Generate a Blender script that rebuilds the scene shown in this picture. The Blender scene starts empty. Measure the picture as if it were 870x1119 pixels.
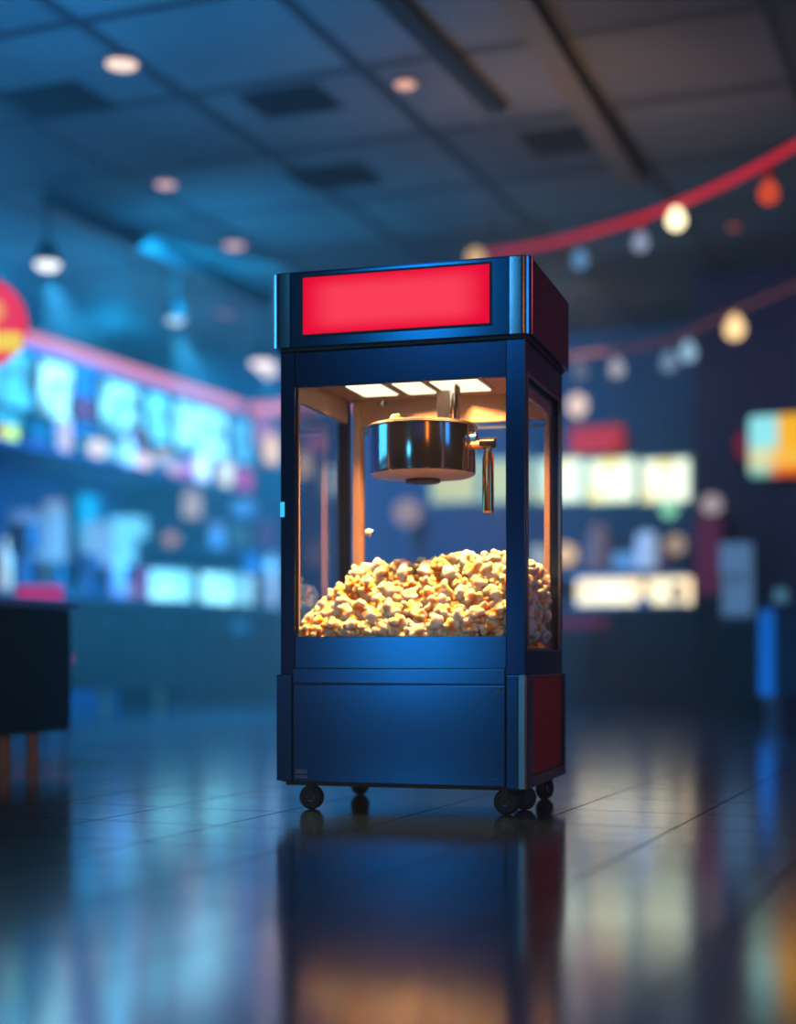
import bpy, bmesh, math, random
from mathutils import Vector, Matrix, noise
PI = math.pi
sc = bpy.context.scene
COL = sc.collection
rnd = random.Random(7)

# ------------------------------------------------------------------ camera numbers
FPX, CX, HY, CH = 1662.0, 435.0, 715.0, 0.48      # focal length in px, centre column, horizon row, camera height
AL = math.radians(21.8)                            # the room is turned against the camera
SA, CA = math.sin(AL), math.cos(AL)
def RW(a, b, z=0.0):                               # room coordinates (a to the right, b into depth) -> world
    return Vector((a*CA + b*SA, -a*SA + b*CA, z))
def on_a(px, py, a):                               # where a line of sight meets the plane a = const
    t = (px-CX)/FPX; Y = a/(t*CA-SA)
    return Y, Y*(t*SA+CA), CH+(HY-py)/FPX*Y        # distance, b, z
def on_b(px, py, b):
    t = (px-CX)/FPX; Y = b/(t*SA+CA)
    return Y, Y*(t*CA-SA), CH+(HY-py)/FPX*Y        # distance, a, z
def at_y(px, py, Y):
    return Vector(((px-CX)/FPX*Y, Y, CH+(HY-py)/FPX*Y))
def on_z(px, py, z):
    Y = (z-CH)*FPX/(HY-py); return Vector(((px-CX)/FPX*Y, Y, z))

# ------------------------------------------------------------------ materials
def lin(c):
    return tuple(((x/255/12.92) if x/255 <= .04045 else ((x/255+.055)/1.055)**2.4) for x in c)
_m = {}
def new_mat(name):
    m = bpy.data.materials.new(name); m.use_nodes = True
    nt = m.node_tree; nt.nodes.clear()
    out = nt.nodes.new('ShaderNodeOutputMaterial')
    return m, nt, out
def pbr(name, rgb, rough=.5, metal=0., spec=.5, emit=None, es=0., noise_amt=.12, noise_scale=8., bump=0.):
    if name in _m: return _m[name]
    m, nt, out = new_mat(name)
    p = nt.nodes.new('ShaderNodeBsdfPrincipled')
    c = lin(rgb)
    tc = nt.nodes.new('ShaderNodeTexCoord')
    nz = nt.nodes.new('ShaderNodeTexNoise'); nz.inputs['Scale'].default_value = noise_scale; nz.inputs['Detail'].default_value = 3
    nt.links.new(tc.outputs['Object'], nz.inputs['Vector'])
    mx = nt.nodes.new('ShaderNodeMix'); mx.data_type = 'RGBA'
    mx.inputs[6].default_value = (*[x*(1-noise_amt) for x in c], 1); mx.inputs[7].default_value = (*[min(1, x*(1+noise_amt)) for x in c], 1)
    nt.links.new(nz.outputs['Fac'], mx.inputs[0]); nt.links.new(mx.outputs[2], p.inputs['Base Color'])
    p.inputs['Roughness'].default_value = rough; p.inputs['Metallic'].default_value = metal
    p.inputs['Specular IOR Level'].default_value = spec
    if emit:
        p.inputs['Emission Color'].default_value = (*lin(emit), 1); p.inputs['Emission Strength'].default_value = es
    if bump:
        bp = nt.nodes.new('ShaderNodeBump'); bp.inputs['Strength'].default_value = bump
        nt.links.new(nz.outputs['Fac'], bp.inputs['Height']); nt.links.new(bp.outputs[0], p.inputs['Normal'])
    nt.links.new(p.outputs[0], out.inputs[0]); _m[name] = m; return m
def glow(name, rgb, s, rgb2=None, scale=3., lo=.35):
    """emissive surface with soft procedural patches of a second colour"""
    if name in _m: return _m[name]
    m, nt, out = new_mat(name)
    e = nt.nodes.new('ShaderNodeEmission'); e.inputs['Strength'].default_value = s
    if rgb2:
        tc = nt.nodes.new('ShaderNodeTexCoord')
        vo = nt.nodes.new('ShaderNodeTexNoise'); vo.inputs['Scale'].default_value = scale; vo.inputs['Detail'].default_value = 1.
        nt.links.new(tc.outputs['Object'], vo.inputs['Vector'])
        rp = nt.nodes.new('ShaderNodeValToRGB')
        rp.color_ramp.elements[0].position = lo+.02; rp.color_ramp.elements[1].position = lo+.22
        rp.color_ramp.elements[0].color = (*lin(rgb2), 1); rp.color_ramp.elements[1].color = (*lin(rgb), 1)
        nt.links.new(vo.outputs['Fac'], rp.inputs[0]); nt.links.new(rp.outputs[0], e.inputs[0])
    else:
        e.inputs[0].default_value = (*lin(rgb), 1)
    nt.links.new(e.outputs[0], out.inputs[0]); _m[name] = m; return m
def glass(name, tint=(235, 245, 250), refl=.9):
    if name in _m: return _m[name]
    m, nt, out = new_mat(name)
    t = nt.nodes.new('ShaderNodeBsdfTransparent'); t.inputs[0].default_value = (*lin(tint), 1)
    g = nt.nodes.new('ShaderNodeBsdfGlossy'); g.inputs['Roughness'].default_value = .03
    lw = nt.nodes.new('ShaderNodeLayerWeight'); lw.inputs['Blend'].default_value = .12
    mu = nt.nodes.new('ShaderNodeMath'); mu.operation = 'MULTIPLY'; mu.inputs[1].default_value = refl
    nt.links.new(lw.outputs['Fresnel'], mu.inputs[0])
    x = nt.nodes.new('ShaderNodeMixShader'); nt.links.new(mu.outputs[0], x.inputs[0])
    nt.links.new(t.outputs[0], x.inputs[1]); nt.links.new(g.outputs[0], x.inputs[2])
    nt.links.new(x.outputs[0], out.inputs[0]); _m[name] = m; return m

def floor_material():
    m, nt, out = new_mat('polished dark floor tile')
    N = nt.nodes.new; L = nt.links.new
    tc = N('ShaderNodeTexCoord'); sp = N('ShaderNodeSeparateXYZ'); L(tc.outputs['Object'], sp.inputs[0])
    def joint(sock, off, size, w):
        a = N('ShaderNodeMath'); a.operation = 'SUBTRACT'; a.inputs[1].default_value = off; L(sock, a.inputs[0])
        d = N('ShaderNodeMath'); d.operation = 'DIVIDE'; d.inputs[1].default_value = size; L(a.outputs[0], d.inputs[0])
        f = N('ShaderNodeMath'); f.operation = 'PINGPONG'; f.inputs[1].default_value = .5; L(d.outputs[0], f.inputs[0])
        c = N('ShaderNodeMath'); c.operation = 'LESS_THAN'; c.inputs[1].default_value = w/size/2; L(f.outputs[0], c.inputs[0])
        return c.outputs[0]
    ja = joint(sp.outputs[0], -1.25, .40, .006); jb = joint(sp.outputs[1], 4.57, .40, .006)
    mx = N('ShaderNodeMath'); mx.operation = 'MAXIMUM'; L(ja, mx.inputs[0]); L(jb, mx.inputs[1])
    nz = N('ShaderNodeTexNoise'); nz.inputs['Scale'].default_value = 1.3; nz.inputs['Detail'].default_value = 4; L(tc.outputs['Object'], nz.inputs['Vector'])
    n2 = N('ShaderNodeTexNoise'); n2.inputs['Scale'].default_value = 5.; n2.inputs['Detail'].default_value = 2; L(tc.outputs['Object'], n2.inputs['Vector'])
    c = N('ShaderNodeMix'); c.data_type = 'RGBA'; c.inputs[6].default_value = (.012, .036, .066, 1); c.inputs[7].default_value = (.02, .055, .095, 1); L(nz.outputs['Fac'], c.inputs[0])
    cj = N('ShaderNodeMix'); cj.data_type = 'RGBA'; cj.inputs[7].default_value = (.002, .003, .004, 1); L(mx.outputs[0], cj.inputs[0]); L(c.outputs[2], cj.inputs[6])
    r = N('ShaderNodeMapRange'); r.inputs['To Min'].default_value = .08; r.inputs['To Max'].default_value = .17; L(nz.outputs['Fac'], r.inputs['Value'])
    rj = N('ShaderNodeMix'); rj.data_type = 'FLOAT'; rj.inputs[3].default_value = .9; L(mx.outputs[0], rj.inputs[0]); L(r.outputs[0], rj.inputs[2])
    p = N('ShaderNodeBsdfPrincipled'); p.inputs['Coat IOR'].default_value = 2.9; p.inputs['Coat Roughness'].default_value = .135; L(cj.outputs[2], p.inputs['Base Color'])
    cw = N('ShaderNodeMath'); cw.operation = 'SUBTRACT'; cw.inputs[0].default_value = 1.; L(mx.outputs[0], cw.inputs[1]); L(cw.outputs[0], p.inputs['Coat Weight']); L(rj.outputs[0], p.inputs['Roughness'])
    sj = N('ShaderNodeMix'); sj.data_type = 'FLOAT'; sj.inputs[2].default_value = 1.0; sj.inputs[3].default_value = .05; L(mx.outputs[0], sj.inputs[0]); L(sj.outputs[0], p.inputs['Specular IOR Level'])
    bp = N('ShaderNodeBump'); bp.inputs['Strength'].default_value = .06; bp.inputs['Distance'].default_value = .02; L(n2.outputs['Fac'], bp.inputs['Height']); L(bp.outputs[0], p.inputs['Normal'])
    L(p.outputs[0], out.inputs[0]); return m

def ceiling_material():
    m, nt, out = new_mat('dark ceiling tiles')
    N = nt.nodes.new; L = nt.links.new
    tc = N('ShaderNodeTexCoord')
    br = N('ShaderNodeTexBrick'); br.offset = 0; br.inputs['Scale'].default_value = 1.0
    br.inputs['Brick Width'].default_value = 1.2; br.inputs['Row Height'].default_value = 1.2; br.inputs['Mortar Size'].default_value = .05; br.inputs['Mortar Smooth'].default_value = .2
    br.inputs['Color1'].default_value = (.04, .04, .04, 1); br.inputs['Color2'].default_value = (.12, .11, .10, 1); br.inputs['Mortar'].default_value = (.016, .016, .02, 1)
    L(tc.outputs['Object'], br.inputs['Vector'])
    nz = N('ShaderNodeTexNoise'); nz.inputs['Scale'].default_value = .8; L(tc.outputs['Object'], nz.inputs['Vector'])
    mr = N('ShaderNodeMapRange'); mr.inputs['To Min'].default_value = .4; mr.inputs['To Max'].default_value = 1.4; L(nz.outputs['Fac'], mr.inputs['Value'])
    mu = N('ShaderNodeMix'); mu.data_type = 'RGBA'; mu.blend_type = 'MULTIPLY'; mu.inputs[0].default_value = 1
    L(br.outputs['Color'], mu.inputs[6]); L(mr.outputs[0], mu.inputs[7])
    p = N('ShaderNodeBsdfPrincipled'); p.inputs['Roughness'].default_value = .7; L(mu.outputs[2], p.inputs['Base Color'])
    L(p.outputs[0], out.inputs[0]); return m

def sign_material():
    """red light box: brighter in the middle of the panel, deep red at its edges (a lamp behind a diffuser)"""
    m, nt, out = new_mat('backlit red acrylic')
    N = nt.nodes.new; L = nt.links.new
    tc = N('ShaderNodeTexCoord'); sp = N('ShaderNodeSeparateXYZ'); L(tc.outputs['Object'], sp.inputs[0])
    def edge(s, half, fall):
        a = N('ShaderNodeMath'); a.operation = 'ABSOLUTE'; L(s, a.inputs[0])
        r = N('ShaderNodeMapRange'); r.interpolation_type = 'SMOOTHSTEP'
        r.inputs['From Min'].default_value = half; r.inputs['From Max'].default_value = half-fall
        L(a.outputs[0], r.inputs['Value']); return r.outputs[0]
    mu = N('ShaderNodeMath'); mu.operation = 'MULTIPLY'; L(edge(sp.outputs[0], (.30), .12), mu.inputs[0]); L(edge(sp.outputs[2], .095, .06), mu.inputs[1])
    c = N('ShaderNodeMix'); c.data_type = 'RGBA'; c.inputs[6].default_value = (*lin((238, 0, 54)), 1); c.inputs[7].default_value = (*lin((255, 62, 86)), 1); L(mu.outputs[0], c.inputs[0])
    e = N('ShaderNodeEmission'); e.inputs[1].default_value = 1.0; L(c.outputs[2], e.inputs[0])
    L(e.outputs[0], out.inputs[0]); return m

def popcorn_material():
    m, nt, out = new_mat('popped corn')
    N = nt.nodes.new; L = nt.links.new
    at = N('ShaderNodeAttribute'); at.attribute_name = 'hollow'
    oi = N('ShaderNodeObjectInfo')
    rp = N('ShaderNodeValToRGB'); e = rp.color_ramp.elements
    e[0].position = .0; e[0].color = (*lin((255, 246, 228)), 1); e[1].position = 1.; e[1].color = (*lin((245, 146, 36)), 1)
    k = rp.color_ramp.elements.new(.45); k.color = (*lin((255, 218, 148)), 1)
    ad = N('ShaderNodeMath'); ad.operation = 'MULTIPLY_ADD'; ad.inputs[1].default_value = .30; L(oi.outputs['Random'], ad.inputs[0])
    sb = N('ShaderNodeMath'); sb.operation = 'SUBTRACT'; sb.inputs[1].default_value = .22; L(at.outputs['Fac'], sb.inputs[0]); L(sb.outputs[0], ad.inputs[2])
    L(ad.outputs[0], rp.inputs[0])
    p = N('ShaderNodeBsdfPrincipled'); L(rp.outputs[0], p.inputs['Base Color']); p.inputs['Roughness'].default_value = .6
    p.inputs['Subsurface Weight'].default_value = .35; p.inputs['Subsurface Radius'].default_value = (.02, .012, .005); p.inputs['Subsurface Scale'].default_value = .5
    L(p.outputs[0], out.inputs[0]); return m

# ------------------------------------------------------------------ mesh helpers
class MB:
    def __init__(s): s.bm = bmesh.new()
    def box(s, x0, x1, y0, y1, z0, z1, bev=0.):
        r = bmesh.ops.create_cube(s.bm, size=1.)
        for v in r['verts']:
            v.co = Vector(((x0+x1)/2+v.co.x*(x1-x0), (y0+y1)/2+v.co.y*(y1-y0), (z0+z1)/2+v.co.z*(z1-z0)))
        if bev > 0:
            ed = list({e for v in r['verts'] for e in v.link_edges})
            bmesh.ops.bevel(s.bm, geom=ed, offset=bev, segments=2, affect='EDGES', profile=.6)
        return s
    def lathe(s, prof, c=(0, 0, 0), axis='Z', seg=28, cap=True):
        rings = []
        for r, h in prof:
            ring = []
            for i in range(seg):
                t = 2*PI*i/seg; x, y = r*math.cos(t), r*math.sin(t)
                p = (x, y, h) if axis == 'Z' else ((h, x, y) if axis == 'X' else (x, h, -y))
                ring.append(s.bm.verts.new(Vector(p)+Vector(c)))
            rings.append(ring)
        for a, b in zip(rings, rings[1:]):
            for i in range(seg):
                s.bm.faces.new((a[i], a[(i+1) % seg], b[(i+1) % seg], b[i]))
        if cap:
            s.bm.faces.new(list(reversed(rings[0]))); s.bm.faces.new(rings[-1])
        return s
    def tube(s, pts, r, seg=10):
        pts = [Vector(p) for p in pts]; rings = []
        for i, p in enumerate(pts):
            d = (pts[min(i+1, len(pts)-1)]-pts[max(i-1, 0)]).normalized()
            up = Vector((0, 0, 1)) if abs(d.z) < .95 else Vector((1, 0, 0))
            x = d.cross(up).normalized(); y = x.cross(d)
            rr = r[i] if isinstance(r, (list, tuple)) else r
            rings.append([s.bm.verts.new(p+x*rr*math.cos(2*PI*k/seg)+y*rr*math.sin(2*PI*k/seg)) for k in range(seg)])
        for a, b in zip(rings, rings[1:]):
            for i in range(seg): s.bm.faces.new((a[i], a[(i+1) % seg], b[(i+1) % seg], b[i]))
        s.bm.faces.new(list(reversed(rings[0]))); s.bm.faces.new(rings[-1]); return s
    def prism(s, outline, z0, z1):
        lo = [s.bm.verts.new((x, y, z0)) for x, y in outline]; hi = [s.bm.verts.new((x, y, z1)) for x, y in outline]
        n = len(outline)
        for i in range(n): s.bm.faces.new((lo[i], lo[(i+1) % n], hi[(i+1) % n], hi[i]))
        s.bm.faces.new(list(reversed(lo))); s.bm.faces.new(hi); return s
    def sphere(s, c, r, sub=2, sc3=(1, 1, 1)):
        q = bmesh.ops.create_icosphere(s.bm, subdivisions=sub, radius=r)
        for v in q['verts']: v.co = Vector((v.co.x*sc3[0], v.co.y*sc3[1], v.co.z*sc3[2]))+Vector(c)
        return s
    def quad(s, pts):
        s.bm.faces.new([s.bm.verts.new(p) for p in pts]); return s
    def frame(s, x0, x1, z0, z1, y0, y1, w):          # a rectangular ring in the xz plane
        s.box(x0, x1, y0, y1, z1-w, z1); s.box(x0, x1, y0, y1, z0, z0+w)
        s.box(x0, x0+w, y0, y1, z0+w, z1-w); s.box(x1-w, x1, y0, y1, z0+w, z1-w); return s
    def build(s, name, mat, parent=None, smooth=False, label=None):
        bmesh.ops.recalc_face_normals(s.bm, faces=s.bm.faces)
        me = bpy.data.meshes.new(name); s.bm.to_mesh(me); s.bm.free()
        me.materials.append(mat)
        if smooth:
            me.set_sharp_from_angle(angle=math.radians(38))
            for p in me.polygons: p.use_smooth = True
        o = bpy.data.objects.new(name, me); COL.objects.link(o)
        if parent: o.parent = parent
        if label: o['label'] = label
        return o
def thing(name, label, cat, loc=(0, 0, 0), rz=0., group=None):
    o = bpy.data.objects.new(name, None); COL.objects.link(o); o.empty_display_size = .1
    o.location = loc; o.rotation_euler = (0, 0, rz); o['label'] = label; o['category'] = cat
    if group: o['group'] = group
    return o
def tag(o, label, cat, group=None, kind=None):
    o['label'] = label; o['category'] = cat
    if group: o['group'] = group
    if kind: o['kind'] = kind
    return o
def struct(o):
    o['kind'] = 'structure'; return o
def at(o, loc, rz=0.):
    o.location = loc; o.rotation_euler = (0, 0, rz); return o
def rrect(x0, x1, y0, y1, r, n=8):
    pts = []
    for cx, cy, a0 in ((x1-r, y0+r, -PI/2), (x1-r, y1-r, 0), (x0+r, y1-r, PI/2), (x0+r, y0+r, PI)):
        for i in range(n+1):
            a = a0+PI/2*i/n; pts.append((cx+r*math.cos(a), cy+r*math.sin(a)))
    return pts

# ------------------------------------------------------------------ palette
NAVY = pbr('navy enamel', (2, 92, 146), .21, .88, .5, noise_amt=.05)
NAVY_DARK = pbr('dark navy enamel', (3, 46, 88), .24, .85, .5, noise_amt=.05)
BLACK = pbr('black plastic', (10, 12, 16), .45)
RUBBER = pbr('black rubber', (8, 9, 12), .5)
RED = pbr('dark red enamel', (150, 10, 24), .4, .1, .3, noise_amt=.05)
MAROON_CAP = pbr('maroon enamel', (96, 14, 36), .3, .5, .5, noise_amt=.05)
CHROME = pbr('polished steel', (215, 215, 215), .1, 1., noise_amt=.02)
BRUSHED = pbr('brushed steel', (150, 165, 185), .3, 1., noise_amt=.05)
STEELTRIM = pbr('grey steel trim', (130, 130, 140), .35, .8, noise_amt=.04)
CREAM = pbr('cream lining', (168, 138, 124), .45, 0., noise_amt=.03)
CLEAR = glass('clear glass', refl=.55)
POP = popcorn_material()

# ================================================================== THE ROOM
RZ = -AL
fl = MB().quad([(-22, -6, 0), (16, -6, 0), (16, 18, 0), (-22, 18, 0)]).build('floor', floor_material()); at(struct(fl), (0, 0, 0), RZ)
ce = MB().box(-22, 16, -6, 18, 4.0, 4.1).build('ceiling', ceiling_material()); at(struct(ce), (0, 0, 0), RZ)
WALLBLUE = pbr('blue painted wall', (50, 120, 180), .7)
WALLDARK = pbr('dark slate wall', (30, 66, 88), .7)
WALLNAVY = pbr('dark navy wall', (36, 40, 66), .6)
CONCRETE = pbr('dark fascia panel', (70, 120, 170), .6)
at(struct(MB().box(-10.4, -10.2, -6, 16.4, 0, 4).build('wall_left', WALLBLUE)), (0, 0, 0), RZ)
at(struct(MB().box(-10.2, -2.7, 16.2, 16.4, 0, 4).build('wall_back', WALLDARK)), (0, 0, 0), RZ)
at(struct(MB().box(-2.7, 9, 14.2, 16.4, 0, 4).build('wall_right', WALLNAVY)), (0, 0, 0), RZ)
at(struct(MB().box(-10.2, -8.4, -2, 16.2, 2.55, 3.36).build('trim_1', CONCRETE)), (0, 0, 0), RZ)   # bulkhead above the counter
# ceiling beams and slots
def beam(n, p, q, w, h, mat):
    p = Vector(p); q = Vector(q); d = q-p
    o = MB().box(-w/2, w/2, 0, d.length, -h, 0).build(n, mat); o.location = (p.x, p.y, 4.0); o.rotation_euler = (0, 0, -math.atan2(d.x, d.y)); return struct(o)
BROWNBEAM = pbr('brown beam', (84, 74, 64), .6)
beam('trim_2', on_z(395, -40, 4).xy, on_z(545, 115, 4).xy, .13, .05, BLACK)
beam('trim_3', on_z(548, -40, 4).xy, on_z(692, 192, 4).xy, .16, .09, BROWNBEAM)
VENT = pbr('vent black', (8, 10, 14), .7)
def vent(px, py, w, d, label):
    p = on_z(px, py, 3.99); t = thing('ceiling_vent', label, 'vent', p, RZ, 'dark ceiling vents')
    MB().frame(-w/2, w/2, -d/2, d/2, 0, .02, .03).build('vent_frame', VENT, t).rotation_euler = (PI/2, 0, 0)
    m = MB()
    n = max(3, int(d/.09))
    for i in range(n): m.box(-w/2+.03, w/2-.03, -d/2+.03+i*(d-.06)/n, -d/2+.03+(i+.5)*(d-.06)/n, -.012, 0)
    m.build('vent_grille', VENT, t)
vent(62, 112, .62, .5, 'dark vent in the blue ceiling, farthest from the brown beam')
vent(318, 112, .55, .45, 'dark vent in the ceiling nearest the black slot')
vent(365, 195, .6, .5, 'dark vent in the ceiling straight above the popcorn machine')
vent(618, 155, .55, .5, 'dark vent beside the brown ceiling beam')

# neon edge of the bulkhead
NEON = glow('pink neon', (255, 150, 178), .95)
nn = thing('neon_strip', 'long pink neon strip along the top edge of the menu bulkhead', 'neon strip', RW(-8.36, 0, 3.40), RZ)
MB().tube([(0, -2, 0), (0, 15.9, 0)], .055).build('neon_tube', NEON, nn, True)
MB().box(-.06, -.02, -2, 15.9, -.06, .06).build('neon_channel', CONCRETE, nn)
nb = thing('neon_strip', 'short pink neon strip on the back wall, joining the long one', 'neon strip', RW(-8.3, 16.08, 3.38), RZ)
MB().tube([(0, 0, 0), (1.75, 0, 0)], .065).build('neon_tube', NEON, nb, True)
MB().box(0, 1.75, .03, .09, -.06, .06).build('neon_channel', CONCRETE, nb)

# ================================================================== BACKGROUND: left counter
LZ = RZ+PI/2                                   # local -y looks out of the left wall, local x runs into depth
FRAMEBLK = pbr('black frame', (14, 18, 26), .5)
def left_board(x0, x1, z0, z1, a, mat, name, label, cat, group=None):
    _, b0, _ = on_a(x0, 500, a); _, b1, _ = on_a(x1, 500, a)
    w = b1-b0
    t = thing(name, label, cat, RW(a, (b0+b1)/2, z0), LZ, group)
    h = z1-z0
    MB().frame(-w/2, w/2, 0, h, -.06, 0, .03).build('frame', FRAMEBLK, t)
    MB().box(-w/2+.03, w/2-.03, -.045, -.005, .03, h-.03).build('screen', mat, t)
    return t
def board_mat(i, rgb, rgb2, s): return glow('menu light %d' % i, rgb, s*2.1, tuple(int(v*.6) for v in rgb2), 4.5, .33)
LB = [(-34, 32, (70, 195, 250), (90, 190, 235), 1.0, 'first backlit cyan menu board, beside the round red sign'),
      (36, 76, (150, 232, 255), (120, 205, 245), 1.35, 'second backlit menu board, brightest white-cyan square one'),
      (103, 150, (130, 225, 255), (70, 160, 215), 1.15, 'third backlit menu board with a darker lower corner'),
      (153, 181, (95, 212, 255), (120, 205, 240), 1.1, 'narrow fourth backlit cyan menu board'),
      (186, 244, (135, 228, 255), (130, 215, 245), 1.2, 'wide fifth backlit menu board, pale cyan'),
      (247, 272, (80, 175, 230), (90, 150, 205), .8, 'last dim blue menu board, next to the back wall')]
for i, (x0, x1, c, c2, s, lb) in enumerate(LB):
    left_board(x0, x1, 2.68, 3.24, -8.34, board_mat(i, c, c2, s), 'menu_board', lb, 'menu board', 'backlit menu boards on the left bulkhead')
left_board(74, 99, 2.72, 2.95, -8.27, glow('magenta poster light', (150, 90, 175), .75, (120, 80, 170), 5), 'poster', 'small purple lit poster between the second and third menu boards', 'poster')
left_board(137, 158, 2.60, 2.80, -8.27, glow('mauve poster light', (150, 130, 165), .7, (120, 110, 160), 5), 'poster', 'small mauve lit poster under the third menu board', 'poster')
left_board(22, 52, 2.42, 2.66, -8.33, glow('teal panel light', (10, 130, 200), 1.2, (15, 110, 180), 4), 'poster', 'plain teal lit panel under the second menu board', 'poster')
left_board(-30, 20, 2.5, 2.67, -8.32, glow('aqua panel light', (60, 195, 245), 1.5, (60, 170, 225), 4), 'poster', 'low aqua lit panel under the first menu board', 'poster')
left_board(85, 136, 2.40, 2.62, -8.33, glow('ice panel light', (110, 205, 240), 1.4, (110, 180, 220), 3), 'poster', 'pale ice-blue lit panel under the third menu board', 'poster')
left_board(160, 205, 2.42, 2.62, -8.33, glow('sky panel light', (70, 180, 230), 1.3, (80, 150, 205), 3), 'poster', 'sky-blue lit panel under the fourth menu board', 'poster')
# long shelf under the bulkhead
SHELFM = pbr('blue shelf', (36, 62, 104), .5)
sh = thing('display_shelf', 'long narrow blue shelf under the menu boards', 'shelf', RW(-8.2, 0, 2.35), RZ)
MB().box(-.2, .16, 2, 16, -.04, 0).build('shelf_board', SHELFM, sh)
for k in range(6): MB().box(-.2, -.16, 3+k*2.5, 3.06+k*2.5, -.2, -.04).build('bracket', SHELFM, sh)
def wall_shelf(z, b0, b1, label):
    t = thing('wall_shelf', label, 'shelf', RW(-9.95, (b0+b1)/2, z), LZ)
    w = b1-b0
    MB().box(-w/2, w/2, -.25, .25, -.04, 0).build('shelf_board', SHELFM, t)
    for s in (-.4, .4): MB().box(s*w-.02, s*w+.02, -.2, .25, -.16, -.04).build('bracket', SHELFM, t)
wall_shelf(1.5, 9, 15.7, 'lowest long blue shelf on the left wall behind the counter')
def back_shelf(z, a0, a1, label):
    t = thing('wall_shelf', label, 'shelf', RW((a0+a1)/2, 15.95, z), RZ); w = a1-a0
    MB().box(-w/2, w/2, -.25, .24, -.04, 0).build('shelf_board', SHELFM, t)
    for s_ in (-.4, .4): MB().box(s_*w-.02, s_*w+.02, -.2, .24, -.16, -.04).build('bracket', SHELFM, t)
back_shelf(2.08, -9.4, -7.6, 'top blue shelf in the back corner, left of the popcorn machine')
back_shelf(1.72, -9.6, -7.6, 'middle blue shelf in the back corner, left of the popcorn machine')
back_shelf(1.43, -9.4, -7.6, 'lowest blue shelf in the back corner, left of the popcorn machine')

# small goods: builders (each stands on z = 0 of its own empty)
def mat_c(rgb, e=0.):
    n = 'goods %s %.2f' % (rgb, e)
    return pbr(n, rgb, .45, emit=rgb if e else None, es=e)  # e makes goods glow themselves, in place of light falling on them
def cup(t, w, h, rgb, e, acc):
    r = w/2
    MB().lathe([(r*.68, 0), (r*.72, .004), (r*.98, h*.86), (r*1.0, h*.87)]).build('cup_body', mat_c(rgb, e), t, True)
    MB().lathe([(r*1.06, h*.87), (r*1.06, h*.92), (r*.85, h*.95), (r*.8, h*1.)]).build('lid', mat_c(acc, e*.5), t, True)
def bucket(t, w, h, rgb, e, acc):
    r = w/2
    MB().lathe([(r*.7, 0), (r*.98, h*.8), (r*1.02, h*.8), (r*1.02, h*.83)]).build('bucket_body', mat_c(rgb, e), t, True)
    m = MB(); q = random.Random(int(w*1e4))
    for k in range(14):
        a = q.random()*6.28; d = math.sqrt(q.random())*r*.75; m.sphere((d*math.cos(a), d*math.sin(a), h*(.86+.07*q.random()-.1*d/r)), r*.3, 1)
    m.build('filling', mat_c(acc, e), t, True)
def bottle(t, w, h, rgb, e, acc):
    r = w/2
    MB().lathe([(r*.9, 0), (r, h*.04), (r, h*.58), (r*.8, h*.7), (r*.38, h*.82), (r*.36, h*.93)]).build('bottle_body', mat_c(rgb, e), t, True)
    MB().lathe([(r*.45, h*.93), (r*.45, h)]).build('bottle_cap', mat_c(acc, e), t, True)
def jar(t, w, h, rgb, e, acc):
    r = w/2
    MB().lathe([(r*.85, 0), (r, h*.08), (r, h*.7), (r*.8, h*.82)]).build('jar_body', mat_c(rgb, e), t, True)
    MB().lathe([(r*.86, h*.82), (r*.88, h*.95), (r*.3, h*.97), (r*.2, h)]).build('lid', mat_c(acc, e), t, True)
def globe(t, w, h, rgb, e, acc):
    r = w/2
    MB().lathe([(r*.6, 0), (r*.6, h*.06), (r*.2, h*.1), (r*.2, h-2*r+.02)]).build('lamp_base', mat_c(acc), t, True)
    MB().sphere((0, 0, h-r), r, 3).build('lamp_globe', glow('globe %s %.2f' % (rgb, e), rgb, e), t, True)
def carton(t, w, h, rgb, e, acc):
    d = w*.7
    MB().box(-w/2, w/2, -d/2, d/2, 0, h*.9, .006).build('carton_body', mat_c(rgb, e), t)
    MB().prism([(-w/2, -d/2), (w/2, -d/2), (w/2, d/2), (-w/2, d/2)], h*.9, h*.93).box(-w*.46, w*.46, -.006, .006, h*.93, h).build('flap', mat_c(acc, e), t)
def lantern(t, w, h, rgb, e, acc):
    r = w/2
    MB().lathe([(r, 0), (r, h*.07)]).lathe([(r*1.05, h*.86), (r*.3, h*.97), (r*.2, h)]).build('lantern_frame', mat_c(acc), t, True)
    MB().lathe([(r*.88, h*.07), (r*.95, h*.4), (r*.88, h*.86)]).build('lantern_shade', glow('lantern %s %.2f' % (rgb, e), rgb, e), t, True)
def poster(t, w, h, rgb, e, acc):
    MB().frame(-w/2, w/2, 0, h, -.02, .02, .02).build('frame', mat_c(acc, e*.4), t)
    MB().box(-w/2+.02, w/2-.02, -.012, .012, .02, h-.02).build('print', glow('poster %s %.2f' % (rgb, e), rgb, e, acc, 6, .3), t)
    MB().box(-w*.2, w*.2, .02, .1, 0, .012).build('foot', mat_c(acc), t)
def screen(t, w, h, rgb, e, acc):
    MB().box(-w/2, w/2, -.02, .02, h*.25, h, .008).build('monitor_case', mat_c((30, 36, 48)), t)
    MB().box(-w/2+.015, w/2-.015, -.026, -.019, h*.25+.015, h-.015).build('monitor_screen', glow('screen %s %.2f' % (rgb, e), rgb, e, acc, 5, .3), t)
    MB().box(-.02, .02, -.01, .03, .01, h*.3).box(-w*.25, w*.25, -.07, .07, 0, .012).build('monitor_stand', mat_c((40, 46, 58)), t)
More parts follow.
